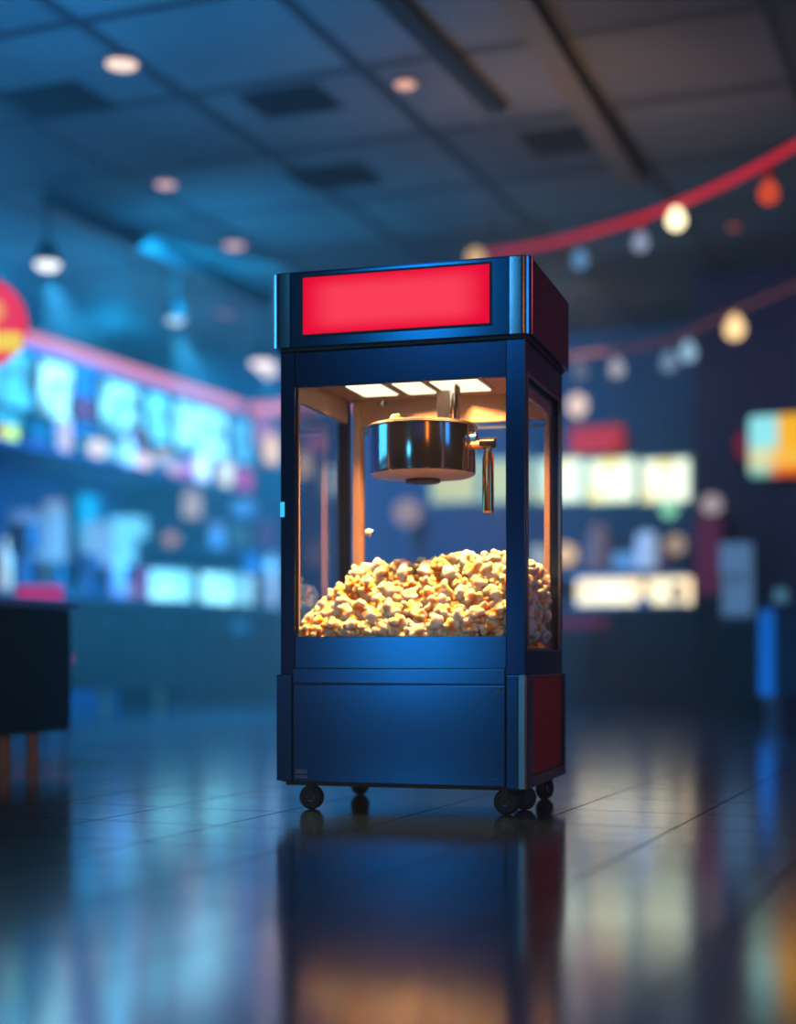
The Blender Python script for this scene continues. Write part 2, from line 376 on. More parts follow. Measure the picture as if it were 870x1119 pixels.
def machine(t, w, h, rgb, e, acc):                # drink or coffee machine: back column, overhang, drip tray
    d = w*.9
    MB().box(-w/2, w/2, 0, d/2, .03, h, .01).box(-w/2, w/2, -d/2, 0, h*.62, h, .01).build('machine_body', mat_c(rgb, e), t)
    MB().box(-w/2, w/2, -d/2, d/2, 0, h*.08).build('drip_tray', mat_c(acc), t)
    m = MB()
    for s in (-.2, .2): m.lathe([(w*.05, h*.5), (w*.07, h*.62)], (s*w, -d/4, 0))
    m.build('spout', mat_c((120, 130, 140)), t)
KIND = {'cup': (cup, 'cup', 'paper_cup'), 'bucket': (bucket, 'bucket', 'snack_bucket'), 'bottle': (bottle, 'bottle', 'bottle'), 'jar': (jar, 'jar', 'jar'),
        'globe': (globe, 'lamp', 'globe_lamp'), 'carton': (carton, 'box', 'carton'), 'lantern': (lantern, 'lantern', 'lantern'), 'poster': (poster, 'poster', 'standing_poster'),
        'screen': (screen, 'screen', 'monitor'), 'machine': (machine, 'drink machine', 'drink_machine')}
def goods(kind, px, ytop, wpx, plane, val, base, rgb, e, acc, label, group=None):
    Y, other, zt = (on_a if plane == 'a' else on_b)(px, ytop, val)
    base += .003
    loc = RW(val, other, base) if plane == 'a' else RW(other, val, base)
    fn, cat, nm = KIND[kind]
    t = thing(nm, label, cat, loc, LZ if plane == 'a' else RZ, group)
    fn(t, wpx/FPX*Y, max(zt-base, .06), rgb, e, acc)
    return t
WHITE = (225, 225, 230); GREYB = (90, 100, 120)
G1 = 'goods on the long shelf under the menu boards'
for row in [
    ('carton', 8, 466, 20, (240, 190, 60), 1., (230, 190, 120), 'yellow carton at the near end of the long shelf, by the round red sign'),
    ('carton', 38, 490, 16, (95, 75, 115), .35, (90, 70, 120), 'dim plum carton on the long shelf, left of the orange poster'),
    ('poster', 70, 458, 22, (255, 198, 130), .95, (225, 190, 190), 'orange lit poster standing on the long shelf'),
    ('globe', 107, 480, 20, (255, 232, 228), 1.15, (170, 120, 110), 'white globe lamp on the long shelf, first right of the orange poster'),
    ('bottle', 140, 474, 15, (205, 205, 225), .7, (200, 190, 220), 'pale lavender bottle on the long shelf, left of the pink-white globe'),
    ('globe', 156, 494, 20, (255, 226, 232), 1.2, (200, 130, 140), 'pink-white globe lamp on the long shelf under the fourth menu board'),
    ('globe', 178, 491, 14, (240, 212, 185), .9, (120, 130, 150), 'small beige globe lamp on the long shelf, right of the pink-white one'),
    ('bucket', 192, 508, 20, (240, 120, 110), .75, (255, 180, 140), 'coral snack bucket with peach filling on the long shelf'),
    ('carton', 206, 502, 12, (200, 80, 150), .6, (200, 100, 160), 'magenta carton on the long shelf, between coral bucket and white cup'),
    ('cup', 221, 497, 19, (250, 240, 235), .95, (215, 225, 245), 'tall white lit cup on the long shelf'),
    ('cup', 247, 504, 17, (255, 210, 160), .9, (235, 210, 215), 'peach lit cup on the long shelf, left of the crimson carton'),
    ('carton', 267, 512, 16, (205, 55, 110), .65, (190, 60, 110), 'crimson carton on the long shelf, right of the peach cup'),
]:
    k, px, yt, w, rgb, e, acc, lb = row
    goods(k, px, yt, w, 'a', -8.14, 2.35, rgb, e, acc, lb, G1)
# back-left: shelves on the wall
G2 = 'goods on the wall shelves behind the counter'
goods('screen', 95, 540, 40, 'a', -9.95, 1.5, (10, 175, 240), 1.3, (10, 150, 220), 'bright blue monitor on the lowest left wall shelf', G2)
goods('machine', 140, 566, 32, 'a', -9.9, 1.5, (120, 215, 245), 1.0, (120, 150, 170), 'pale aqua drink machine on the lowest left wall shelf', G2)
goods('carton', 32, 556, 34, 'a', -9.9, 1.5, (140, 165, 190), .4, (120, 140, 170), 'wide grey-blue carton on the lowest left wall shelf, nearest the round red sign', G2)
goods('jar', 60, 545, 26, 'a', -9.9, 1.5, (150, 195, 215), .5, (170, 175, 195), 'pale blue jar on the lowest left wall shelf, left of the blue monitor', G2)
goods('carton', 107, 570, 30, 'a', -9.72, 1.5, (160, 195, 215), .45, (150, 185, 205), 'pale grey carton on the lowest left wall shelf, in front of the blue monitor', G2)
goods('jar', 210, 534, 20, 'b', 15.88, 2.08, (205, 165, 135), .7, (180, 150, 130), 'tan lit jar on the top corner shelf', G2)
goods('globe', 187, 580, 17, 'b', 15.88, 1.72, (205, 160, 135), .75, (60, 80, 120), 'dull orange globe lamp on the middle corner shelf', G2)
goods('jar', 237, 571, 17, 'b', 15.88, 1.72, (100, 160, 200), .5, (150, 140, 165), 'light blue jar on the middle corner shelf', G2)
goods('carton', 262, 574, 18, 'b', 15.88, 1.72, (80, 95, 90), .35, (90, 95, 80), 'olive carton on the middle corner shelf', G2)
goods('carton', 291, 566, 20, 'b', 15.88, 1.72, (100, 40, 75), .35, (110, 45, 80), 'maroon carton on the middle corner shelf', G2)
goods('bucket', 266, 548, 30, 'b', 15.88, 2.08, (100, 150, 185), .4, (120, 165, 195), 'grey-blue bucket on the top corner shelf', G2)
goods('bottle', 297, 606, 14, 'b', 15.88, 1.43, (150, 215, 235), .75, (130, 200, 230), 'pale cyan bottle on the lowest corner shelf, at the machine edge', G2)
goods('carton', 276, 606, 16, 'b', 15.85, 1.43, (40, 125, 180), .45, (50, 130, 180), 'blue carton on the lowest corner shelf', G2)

# counter run: two base units and a worktop
CTOP = pbr('grey worktop', (56, 66, 84), .35)
UNIT1 = pbr('charcoal cabinet', (30, 22, 22), .5)
UNIT2 = pbr('navy black cabinet', (5, 8, 14), .5)
COPPER = pbr('copper metal', (240, 165, 110), .35, .7)
def unit(b0, b1, mat, label, legs, nm='counter_cabinet'):
    t = thing(nm, label, 'cabinet', RW(-7.85, (b0+b1)/2, 0), LZ); w = b1-b0
    z0 = .16 if legs else .08
    MB().box(-w/2, w/2, -.33, .35, z0, .95, .008).build('carcass', mat, t)
    n = 3
    for k in range(n):
        x0 = -w/2+.03+k*(w-.06)/n; x1 = x0+(w-.06)/n-.02
        d = MB().box(x0, x1, -.355, -.33, z0+.03, .92, .004).build('door', mat, t)
        MB().tube([(x1-.05, -.375, .7), (x1-.05, -.375, .85)], .008, 6).build('handle', BRUSHED, d)
    if legs:
        for x in (-w/2+.15, -w*.17, w*.17, w/2-.15): MB().lathe([(.03, 0), (.045, z0)], (x, -.22, 0), seg=12).build('leg', COPPER, t, True)
    else:
        MB().box(-w/2, w/2, -.27, .35, 0, z0).build('plinth', BLACK, t)
    return t
unit(9.6, 12.98, UNIT1, 'charcoal counter cabinet on short copper legs', True)
u2 = unit(13.0, 15.3, UNIT2, 'navy-black counter cabinet in the back corner with a small blue panel', False)
MB().box(-.1, .28, -.372, -.356, .72, .82).build('indicator_panel', glow('dim blue panel', (30, 110, 170), .8), u2, label='small dim blue glowing panel')
ct = MB().box(-2.9, 2.9, -.4, .4, 0, .05, .01).build('counter_worktop', CTOP); at(ct, RW(-7.85, 12.45, .95), LZ); tag(ct, 'long grey worktop over the counter cabinets along the menu boards', 'worktop')
# lit glass cases on the worktop
def case(px, w, wall, val, base, h, rgb, e, label, group, tint):
    Y, o, _ = (on_a if wall == 'a' else on_b)(px, 640, val)
    t = thing('display_case', label, 'display case', RW(val, o, base) if wall == 'a' else RW(o, val, base), LZ if wall == 'a' else RZ, group)
    MB().box(-w/2, w/2, -.2, .2, 0, .03).box(-w/2, w/2, -.2, .2, h-.025, h).build('case_frame', BRUSHED, t)
    MB().box(-w/2+.01, w/2-.01, .14, .17, .03, h-.025).build('light_panel', glow('case light %s' % (rgb,), rgb, e, tint, 4, .35), t)
    MB().box(-w/2+.02, w/2-.02, -.12, .1, h*.48, h*.5).build('inner_shelf', CLEAR, t)
    MB().quad([(-w/2, -.19, .03), (w/2, -.19, .03), (w/2, -.19, h-.025), (-w/2, -.19, h-.025)]).build('front_glass', CLEAR, t)
case(197, .98, 'a', -7.95, 1.0, .36, (150, 235, 255), 2.3, 'glowing cyan glass display case on the worktop, left of its twin', 'cyan display cases', (110, 205, 235))
case(262, 1.15, 'a', -7.95, 1.0, .38, (160, 240, 255), 2.4, 'glowing cyan glass display case on the worktop, nearest the popcorn machine', 'cyan display cases', (120, 210, 235))
G3 = 'goods on the grey worktop'
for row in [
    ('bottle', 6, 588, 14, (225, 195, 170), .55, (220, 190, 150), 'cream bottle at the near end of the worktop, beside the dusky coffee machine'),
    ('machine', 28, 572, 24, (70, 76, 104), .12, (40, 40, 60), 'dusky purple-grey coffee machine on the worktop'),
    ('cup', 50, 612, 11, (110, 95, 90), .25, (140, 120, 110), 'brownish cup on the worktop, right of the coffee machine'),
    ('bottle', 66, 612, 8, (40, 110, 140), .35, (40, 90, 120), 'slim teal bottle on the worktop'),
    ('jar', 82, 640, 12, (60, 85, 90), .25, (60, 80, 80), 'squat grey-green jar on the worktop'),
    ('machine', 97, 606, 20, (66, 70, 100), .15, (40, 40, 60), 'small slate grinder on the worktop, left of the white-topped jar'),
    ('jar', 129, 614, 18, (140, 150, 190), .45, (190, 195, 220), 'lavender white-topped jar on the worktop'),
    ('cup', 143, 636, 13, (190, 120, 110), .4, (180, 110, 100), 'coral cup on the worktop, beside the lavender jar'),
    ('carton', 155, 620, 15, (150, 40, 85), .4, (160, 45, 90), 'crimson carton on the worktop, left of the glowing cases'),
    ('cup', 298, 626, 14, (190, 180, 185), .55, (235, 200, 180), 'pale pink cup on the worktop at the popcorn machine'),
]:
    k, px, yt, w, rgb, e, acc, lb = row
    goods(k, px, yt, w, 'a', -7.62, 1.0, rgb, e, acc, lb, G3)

# ================================================================== BACKGROUND: back counter (right half)
cb = thing('counter_cabinet', 'dark back counter cabinet below the warm display cases', 'cabinet', RW(-4.85, 15.25, 0), RZ)
MB().box(-2.1, 2.1, -.3, .5, .08, .9, .008).build('carcass', UNIT2, cb)
MB().box(-2.1, 2.1, -.24, .5, 0, .08).build('plinth', BLACK, cb)
for k in range(5):
    d = MB().box(-2.08+k*.84, -1.28+k*.84, -.325, -.3, .11, .87, .004).build('door', UNIT2, cb)
    MB().tube([(-1.34+k*.84, -.345, .66), (-1.34+k*.84, -.345, .8)], .008, 6).build('handle', BRUSHED, d)
cw = MB().box(-2.12, 2.12, -.36, .55, 0, .06, .01).build('counter_worktop', CTOP); at(cw, RW(-4.85, 15.25, .9), RZ); tag(cw, 'grey worktop of the back counter under the warm display cases', 'worktop')
WARM = (255, 236, 200)
case(662, .70, 'b', 15.38, .96, .32, (255, 240, 210), 2.1, 'wide warm-white lit display case on the back counter', 'warm display cases', (255, 225, 180))
case(728, .48, 'b', 15.38, .96, .32, (255, 240, 205), 2.1, 'narrow warm-white lit display case at the end of the back counter', 'warm display cases', (255, 220, 170))
GB = 'backlit menu boards on the back wall'
for i, (px, lb, c, c2) in enumerate([(727, 'greenish-white menu board at the end of the back row, yellow at its edge', (240, 250, 225), (235, 215, 130)), (668, 'greenish-white menu board second from the end, yellow at the top', (235, 250, 225), (245, 225, 120)),
                         (611, 'greenish-white menu board half hidden by the popcorn machine', (225, 245, 225), (240, 225, 150)),
                         (553, 'menu board seen through the right-hand glass of the popcorn machine', (235, 235, 190), (200, 220, 190)), (496, 'menu board seen through the popcorn machine below the kettle', (235, 230, 180), (220, 210, 150))]):
    Y, a0, z1 = on_b(px, 500, 16.1); z0 = on_b(px, 550, 16.1)[2]; w = 56/FPX*Y
    t = thing('menu_board', lb, 'menu board', RW(a0, 16.15, z0), RZ, GB)
    MB().frame(-w/2, w/2, 0, z1-z0, -.05, 0, .025).build('frame', pbr('green frame', (130, 170, 150), .5, emit=(120, 165, 140), es=.5), t)
    MB().box(-w/2+.025, w/2-.025, -.04, -.01, .025, z1-z0-.025).build('screen', glow('back menu %d' % i, c, 1.75 if i < 3 else 1.1, c2, 3.2, .28), t)
s2 = thing('wall_shelf', 'blue shelf on the back wall above the warm display cases', 'shelf', RW(-4.6, 16.0, 1.36), RZ)
MB().box(-1.8, 1.85, -.35, .18, -.04, 0).build('shelf_board', SHELFM, s2)
for s in (-1.4, 0, 1.4): MB().box(s-.02, s+.02, -.2, .18, -.16, -.04).build('bracket', SHELFM, s2)
G4 = 'goods on the back wall shelf'
for row in [
    ('globe', 618, 594, 24, (255, 215, 175), .95, (110, 90, 90), 'warm globe lamp on the back shelf, next to the popcorn machine'),
    ('jar', 654, 572, 22, (120, 95, 100), .5, (125, 95, 95), 'brown jar on the back shelf'),
    ('bottle', 640, 594, 6, (95, 110, 140), .4, (90, 105, 140), 'slate bottle on the back shelf, left of the brown jar'),
    ('carton', 683, 603, 24, (110, 150, 185), .5, (110, 145, 180), 'low pale blue carton on the back shelf'),
    ('jar', 707, 580, 24, (170, 190, 215), .7, (160, 185, 215), 'pale blue-white jar on the back shelf'),
    ('globe', 738, 584, 22, (200, 170, 150), .8, (120, 80, 70), 'beige globe lamp on the back shelf, beside the partition wall'),
    ('cup', 725, 602, 8, (110, 60, 85), .4, (110, 60, 85), 'plum cup on the back shelf, beside the beige globe'),
    ('bucket', 590, 596, 22, (220, 190, 160), .6, (235, 205, 170), 'cream bucket on the back shelf behind the right-hand glass'),
    ('globe', 445, 545, 30, (190, 160, 165), .9, (90, 90, 110), 'dusky pink globe lamp behind the popcorn machine, under the kettle'),
]:
    k, px, yt, w, rgb, e, acc, lb = row
    goods(k, px, yt, w, 'b', 15.8, 1.36 if px > 560 else .0 + 1.36, rgb, e, acc, lb, G4)
goods('globe', 740, 637, 20, 'b', 14.97, .96, (205, 175, 155), .8, (120, 80, 70), 'beige globe lamp on the back counter, in front of the narrow warm case', 'lamps on the back counter')
goods('jar', 704, 652, 16, 'b', 14.97, .96, (60, 110, 165), .5, (60, 105, 160), 'small blue jar on the back counter, in front of the warm cases', 'lamps on the back counter')
gr_ = on_b(731, 557, 15.6)
gl = thing('hanging_lamp', 'green ball lamp hanging under the last back menu board', 'lamp', RW(gr_[1], 15.6, gr_[2]), RZ)
MB().sphere((0, 0, 0), .085, 3).build('lamp_globe', glow('green ball', (135, 215, 175), 1.3), gl, True)
MB().tube([(0, 0, .08), (0, 0, 4-gr_[2])], .006, 6).build('lamp_cord', BLACK, gl)
# lanterns seen beside / through the left of the machine
for px, y0, y1, w, rgb, e, lb in [(297, 472, 510, 18, (255, 215, 175), 1.15, 'tall warm lantern hanging beside the left post of the popcorn machine'),
                                   (332, 492, 524, 16, (255, 205, 165), 1.3, 'peach lantern seen through the left glass of the popcorn machine, in front'),
                                   (368, 505, 545, 14, (215, 215, 220), 1.1, 'pale lantern seen through the left glass of the popcorn machine, at its rear post')]:
    Y, a0, zt = on_b(px, y0, 15.5); zb = on_b(px, y1, 15.5)[2]
    t = thing('hanging_lantern', lb, 'lantern', RW(a0, 15.5, zb), RZ, 'hanging lanterns before the back wall')
    lantern(t, w/FPX*Y, zt-zb, rgb, e, (190, 90, 120)); MB().tube([(0, 0, zt-zb), (0, 0, 4-zb)], .006, 6).build('lantern_cord', BLACK, t)
for px, py, w, h, rgb, lb in [(289, 472, 26, 34, (175, 110, 165), 'pink-violet lit poster on the back wall, behind the warm lantern'), (345, 483, 26, 20, (215, 120, 165), 'pink poster seen through the left glass'),
                              (362, 525, 30, 34, (130, 160, 185), 'grey-blue poster seen through the left glass'), (345, 605, 26, 30, (120, 110, 140), 'dusky mauve poster seen through the left glass')]:
    Y, a0, zc = on_b(px, py, 16.15); w *= Y/FPX; h *= Y/FPX
    t = thing('poster', lb, 'poster', RW(a0, 16.19, zc-h/2), RZ)
    MB().frame(-w/2, w/2, 0, h, -.03, 0, .015).build('frame', FRAMEBLK, t)
    MB().box(-w/2+.015, w/2-.015, -.025, -.005, .015, h-.015).build('print', glow('wall poster %s' % (rgb,), rgb, 1.), t)
# red-lit globe and red awning sign on the back wall
Y, a0, z0 = on_b(632, 458, 15.7)
aw = thing('awning_sign', 'glowing red wedge-shaped awning on the back wall', 'awning', RW(a0+.08, 16.2, z0-.3), RZ)
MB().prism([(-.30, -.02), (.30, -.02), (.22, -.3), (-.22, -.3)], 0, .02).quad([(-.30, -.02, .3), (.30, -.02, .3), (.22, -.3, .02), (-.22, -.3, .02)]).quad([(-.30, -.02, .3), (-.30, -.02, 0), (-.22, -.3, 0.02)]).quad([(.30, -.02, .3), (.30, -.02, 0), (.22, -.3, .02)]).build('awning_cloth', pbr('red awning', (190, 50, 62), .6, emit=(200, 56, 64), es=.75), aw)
MB().box(-.30, .30, -.04, 0, .28, .32).build('awning_rail', BLACK, aw)
Y, a0, z0 = on_b(631, 443, 15.2)
gp = thing('hanging_lamp', 'warm white ball lamp hanging before the red awning', 'lamp', RW(a0, 15.2, z0), RZ)
MB().sphere((0, 0, 0), .1, 3, (1, 1, 1.2)).build('lamp_globe', glow('warm ball', (255, 225, 210), 1.1), gp, True)
MB().tube([(0, 0, .1), (0, 0, 4-z0)], .006, 6).build('lamp_cord', BLACK, gp)
# low red bench in front of the back counter
Y, a0, z0 = on_b(640, 676, 14.2)
bn = thing('bench', 'low dark bench with a dull red seat before the back counter', 'bench', RW(a0-.1, 14.1, 0), RZ)
MB().box(-.42, .30, -.18, .18, z0-.09, z0, .02).build('seat', pbr('dull red vinyl', (150, 42, 72), .5, emit=(120, 34, 60), es=.35), bn)  # seat emits a little, light put into its material
for x in (-.36, .24):
    for y in (-.14, .14): MB().lathe([(.018, 0), (.022, z0-.09)], (x, y, 0), seg=10).build('leg', BLACK, bn, True)

# right partition: screen, cabinets
Y, a0, z0 = on_b(880, 520, 14.1); z1 = on_b(880, 450, 14.1)[2]; w = 124/FPX*Y
sn = thing('wall_screen', 'bright wall screen with cyan, yellow and orange picture on the dark partition', 'screen', RW(a0, 14.18, z0), RZ)
h = z1-z0
m = MB(); m.prism(rrect(-w/2, w/2, 0, h, .05), 0, .07); o = m.build('screen_case', FRAMEBLK, sn); o.rotation_euler = (PI/2, 0, 0)
def screen_picture():
    m_, nt, out = new_mat('screen picture'); N = nt.nodes.new; L = nt.links.new
    tc = N('ShaderNodeTexCoord'); 
    nz = N('ShaderNodeTexNoise'); nz.inputs['Scale'].default_value = 3.; L(tc.outputs['Object'], nz.inputs['Vector'])
    sp = N('ShaderNodeSeparateXYZ'); L(tc.outputs['Object'], sp.inputs[0])
    def ramp(sock, p0, p1, ca, cb):
        r = N('ShaderNodeMapRange'); r.inputs['From Min'].default_value = p0; r.inputs['From Max'].default_value = p1; L(sock, r.inputs['Value'])
        x = N('ShaderNodeMix'); x.data_type = 'RGBA'; L(r.outputs[0], x.inputs[0])
        for s, c in ((6, ca), (7, cb)):
            if isinstance(c, tuple): x.inputs[s].default_value = (*lin(c), 1)
            else: L(c, x.inputs[s])
        return x.outputs[2]
    up = ramp(sp.outputs[0], -w/2+.24, -w/2+.3, (150, 238, 245), (255, 185, 40))
    lo = ramp(sp.outputs[0], -w/2+.14, -w/2+.3, (225, 230, 180), (255, 190, 70))
    bt = ramp(sp.outputs[0], -w/2+.16, -w/2+.26, (120, 200, 190), (240, 90, 20))
    a = ramp(sp.outputs[1], .13, .04, lo, bt); b = ramp(sp.outputs[1], h*.42, h*.52, a, up)
    e = N('ShaderNodeEmission'); e.inputs[1].default_value = 1.1; L(b, e.inputs[0]); L(e.outputs[0], out.inputs[0]); return m_
o = MB().prism(rrect(-w/2+.012, w/2-.012, .012, h-.012, .045), .069, .076).build('picture', screen_picture(), sn); o.rotation_euler = (PI/2, 0, 0)
Y, a0, z0 = on_b(811, 500, 14.1)
lm = thing('wall_sconce', 'small dim red sconce on the dark partition next to the bright screen', 'wall lamp', RW(a0, 14.2, z0), RZ)
MB().box(-.05, .05, -.02, 0, -.02, .2).build('backplate', BLACK, lm); MB().lathe([(.05, 0), (.07, .16), (.05, .22)], (0, -.08, 0)).build('lamp_shade', glow('dim red shade', (130, 34, 60), .75), lm, True)
Y, a0, z0 = on_b(808, 680, 13.5)
bc = thing('bin_cabinet', 'narrow navy-black floor cabinet before the partition, carrying the grey-blue dispenser', 'cabinet', RW(a0, 13.6, 0), RZ)
w = 46/FPX*Y
MB().box(-w/2, w/2, -.2, .2, .04, z0-.03, .008).build('carcass', UNIT2, bc); MB().box(-w/2+.03, w/2-.03, -.16, .2, 0, .04).build('plinth', BLACK, bc)
dd = MB().box(-w/2+.015, w/2-.015, -.215, -.2, .07, z0-.06, .004).build('door', UNIT2, bc); MB().tube([(w/2-.05, -.23, .5), (w/2-.05, -.23, .62)], .008, 6).build('handle', BRUSHED, dd)
MB().box(-w/2-.01, w/2+.01, -.22, .21, z0-.03, z0).build('cabinet_top', CTOP, bc)
goods('machine', 805, 594, 32, 'b', 13.6, z0, (110, 150, 180), .38, (90, 80, 110), 'grey-blue upright dispenser on the narrow navy-black cabinet')
Y, a0, z0 = on_b(778, 640, 14.0)
mk = thing('vending_column', 'dark upright column with a maroon panel and a pale round lamp on top', 'vending column', RW(a0, 13.98, 0), RZ)
zt = on_b(778, 566, 14.0)[2]; w = 30/FPX*Y
MB().box(-w/2, w/2, -.16, .16, 0, zt, .01).build('column_body', UNIT2, mk)
MB().box(-w/2+.01, w/2-.01, -.175, -.16, on_b(778, 650, 14)[2], zt-.01, .004).build('front_panel', pbr('maroon panel', (90, 26, 56), .5, emit=(86, 26, 56), es=.7), mk)  # panel emits a little, light put into its material
MB().lathe([(.06, zt), (.05, zt+.03)]).build('lamp_socket', BLACK, mk, True)
MB().sphere((0, 0, zt+.12), .1, 3).build('lamp_globe', glow('pale pink ball', (190, 172, 180), .8), mk, True)
Y = 10.6; p0 = at_y(829, 760, Y); zt = at_y(829, 664, Y).z; zb = at_y(829, 760, Y).z
kc = thing('service_counter', 'navy service counter on legs with a bright blue end panel, before the partition', 'counter', (p0.x, p0.y, 0), RZ)
MB().box(.11, 1.6, 0, .6, zb, zt, .008).build('carcass', pbr('deep navy panel', (8, 26, 54), .5), kc)
MB().box(0, .11, 0, .6, zb, zt-.02, .006).build('end_panel', pbr('self-glowing blue panel', (14, 96, 170), .5, emit=(10, 92, 165), es=.75), kc, label='bright blue end panel')  # emission stands in for blue light falling on the panel
MB().box(-.03, 1.63, -.03, .63, zt, zt+.03, .006).build('counter_top', CTOP, kc)
for x in (.06, 1.5):
    for y in (.06, .52): MB().lathe([(.022, 0), (.03, zb)], (x, y, 0), seg=12).build('leg', BRUSHED, kc, True)
gz = zt+.03
jt = thing('jar', 'pale teal jar on the near corner of the service counter', 'jar', Vector((p0.x, p0.y, gz))+RW(.12, .25)*1., RZ); jar(jt, .1, .12, (100, 150, 160), .35, (90, 140, 150))

# ================================================================== near left cabinet and red chair
nc = thing('sideboard', 'low black sideboard with grey top and copper legs, nearest on the glossy floor', 'sideboard', RW(-3.87, 5.77, 0), LZ)
SIDE = pbr('black brown lacquer', (20, 17, 16), .45)
MB().box(-2.4, 0, .02, .8, .14, .68, .006).build('carcass', SIDE, nc)
for k in range(3):
    d = MB().box(-2.38+k*.8, -1.62+k*.8, 0, .02, .16, .66, .004).build('door', SIDE, nc)
MB().box(-2.42, .02, -.02, .82, .68, .715, .008).build('sideboard_top', pbr('grey top', (140, 144, 170), .4), nc)
for x in (-.14, -.34, -1.1, -1.3, -2.1, -2.3):
    for y in (.12, .7): MB().lathe([(.026, 0), (.03, .14)], (x, y, 0), seg=14).build('leg', COPPER, nc, True)
p0 = at_y(33, 638, 9.2)
rc = thing('chair', 'red chair whose backrest shows above the black sideboard', 'chair', (p0.x, p0.y, 0), math.radians(-10))
RC = pbr('red vinyl', (205, 16, 66), .5, emit=(170, 8, 48), es=.9)  # vinyl given a glow of its own to brighten it
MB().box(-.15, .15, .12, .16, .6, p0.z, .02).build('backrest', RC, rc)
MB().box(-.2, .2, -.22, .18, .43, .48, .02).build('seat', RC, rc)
for x in (-.17, .17):
    MB().tube([(x, -.19, 0), (x, -.18, .43)], .014, 8).build('leg', BLACK, rc, True)
    MB().tube([(x*.9, .19, 0), (x*.85, .15, .43), (x*.7, .14, .7)], .014, 8).build('leg', BLACK, rc, True)
# hanging round red sign
p0 = at_y(-20, 352, 9.5)
rs = thing('round_sign', 'round red hanging sign with yellow bar emblem', 'sign', p0, math.radians(8))
MB().lathe([(.26, -.06), (.275, -.045), (.275, .045), (.26, .06)], axis='Y', seg=40).build('sign_disc', glow('red sign light', (245, 6, 26), 1.), rs, True)
MB().box(-.12, .255, -.075, -.06, -.19, -.075, .03).build('emblem_bar', glow('yellow sign light', (255, 215, 20), 1.), rs, label='yellow bar')
MB().lathe([(.08, -.075), (.08, -.06)], (.07, 0, .06), axis='Y').build('emblem_dot', glow('orange sign light', (250, 150, 10), 1.), rs, True, label='orange dot')
MB().tube([(0, 0, .27), (0, 0, 4-p0.z)], .012, 8).build('hanging_rod', BLACK, rs)

# ================================================================== lamps on the ceiling
def downlight(px, py, r, rgb, e, label):
    p = on_z(px, py, 4.0)
    t = thing('ceiling_downlight', label, 'downlight', p, 0, 'round ceiling downlights')
    m = MB(); m.lathe([(r, -.001), (r*1.02, -.012), (r*1.25, -.012), (r*1.28, -.001)], seg=32, cap=False); m.build('trim_ring', pbr('downlight ring', (30, 36, 50), .5), t, True)
    MB().lathe([(r, -.02), (r*.9, -.028)], seg=32).build('lens', glow('downlight %s %.2f' % (rgb, e), rgb, e), t, True)
downlight(133, 67, .095, (255, 222, 205), 1.4, 'pale pink ceiling downlight, the largest, in the blue part of the ceiling')
downlight(443, 89, .065, (255, 190, 170), 1.1, 'pink ceiling downlight beside the black ceiling slot')
downlight(181, 199, .075, (240, 195, 200), 1.1, 'dim pink ceiling downlight, second behind the largest one')
downlight(256, 266, .09, (235, 200, 205), 1.15, 'dim pink ceiling downlight farthest back, above the sign edge of the popcorn machine')
downlight(246, 341, .11, (150, 110, 150), .7, 'faint mauve ceiling downlight over the pink neon')
# lighting track with spots
pa, pb = on_z(52, 214, 3.96), on_z(292, 326, 3.96)
d = pb-pa
tr = MB().box(-.06, .06, 0, d.length, -.12, .04, .004).build('lighting_track', BLACK); tr.location = pa; tr.rotation_euler = (0, 0, -math.atan2(d.x, d.y)); tag(tr, 'black lighting track on the ceiling carrying the spotlights', 'track')
SPOTS = []
def spot(f, py, rgb, e, r, label, tw=False, px=None):
    p = pa+d*f
    zc = CH+(HY-py)/FPX*p.y
    t = thing('track_spotlight', label, 'spotlight', (p.x, p.y, zc), 0, 'spotlights on the ceiling track')
    MB().tube([(0, 0, .13), (0, 0, 3.838-zc)], .014, 8).build('stem', BLACK, t)
    MB().lathe([(.035, .17), (.07, .13), (r*1.05, .03), (r*1.08, .0), (r*.98, .0)], seg=24, cap=False).build('lamp_housing', BLACK, t, True)
    MB().sphere((0, 0, 0), r*.95, 3, (1, 1, .62)).build('bulb', glow('spot bulb %s' % (rgb,), rgb, e), t, True)
    SPOTS.append((p.x, p.y, zc))
spot(.0, 288, (250, 252, 255), 1.6, .1, 'brightest white track spotlight, at the near end of the track')
spot(.52, 349, (190, 225, 240), 1.15, .085, 'pale blue track spotlight in the middle of the track')
spot(.97, 396, (255, 235, 228), 1.5, .12, 'warm white track spotlight at the far end of the track')
p = at_y(294, 404, 15.2)
s4 = thing('hanging_lamp', 'small warm ball lamp touching the far track spotlight', 'lamp', p, 0)
MB().sphere((0, 0, 0), .085, 3).build('lamp_globe', glow('small warm ball', (240, 225, 225), 1.1), s4, True); MB().tube([(0, 0, .08), (0, 0, 4-p.z)], .006, 6).build('lamp_cord', BLACK, s4)

# ================================================================== string lights
def strand(pts, r, mat, label):
    P = [at_y(*q) for q in pts]
    # smooth
    out = []
    for i in range(len(P)-1):
        p0 = P[max(i-1, 0)]; p1 = P[i]; p2 = P[i+1]; p3 = P[min(i+2, len(P)-1)]
        for k in range(6):
            t = k/6; out.append(.5*((2*p1)+(p2-p0)*t+(2*p0-5*p1+4*p2-p3)*t*t+(3*p1-p0-3*p2+p3)*t**3))
    out.append(P[-1])
    o = MB().tube(out, r, 8).build('light_cord', mat, None, True); 
    for p_ in (out[0], out[-1]): MB().tube([p_, Vector((p_.x, p_.y, 4.))], .006, 6).build('hanger_wire', BLACK, o)
    return tag(o, label, 'cord')
C1 = [(536, 277, 11.8), (600, 266, 11.35), (660, 250, 10.9), (720, 231, 10.45), (780, 206, 10.0), (830, 181, 9.6), (885, 150, 9.2), (940, 118, 8.8), (1010, 78, 8.4), (1090, 36, 8.05)]
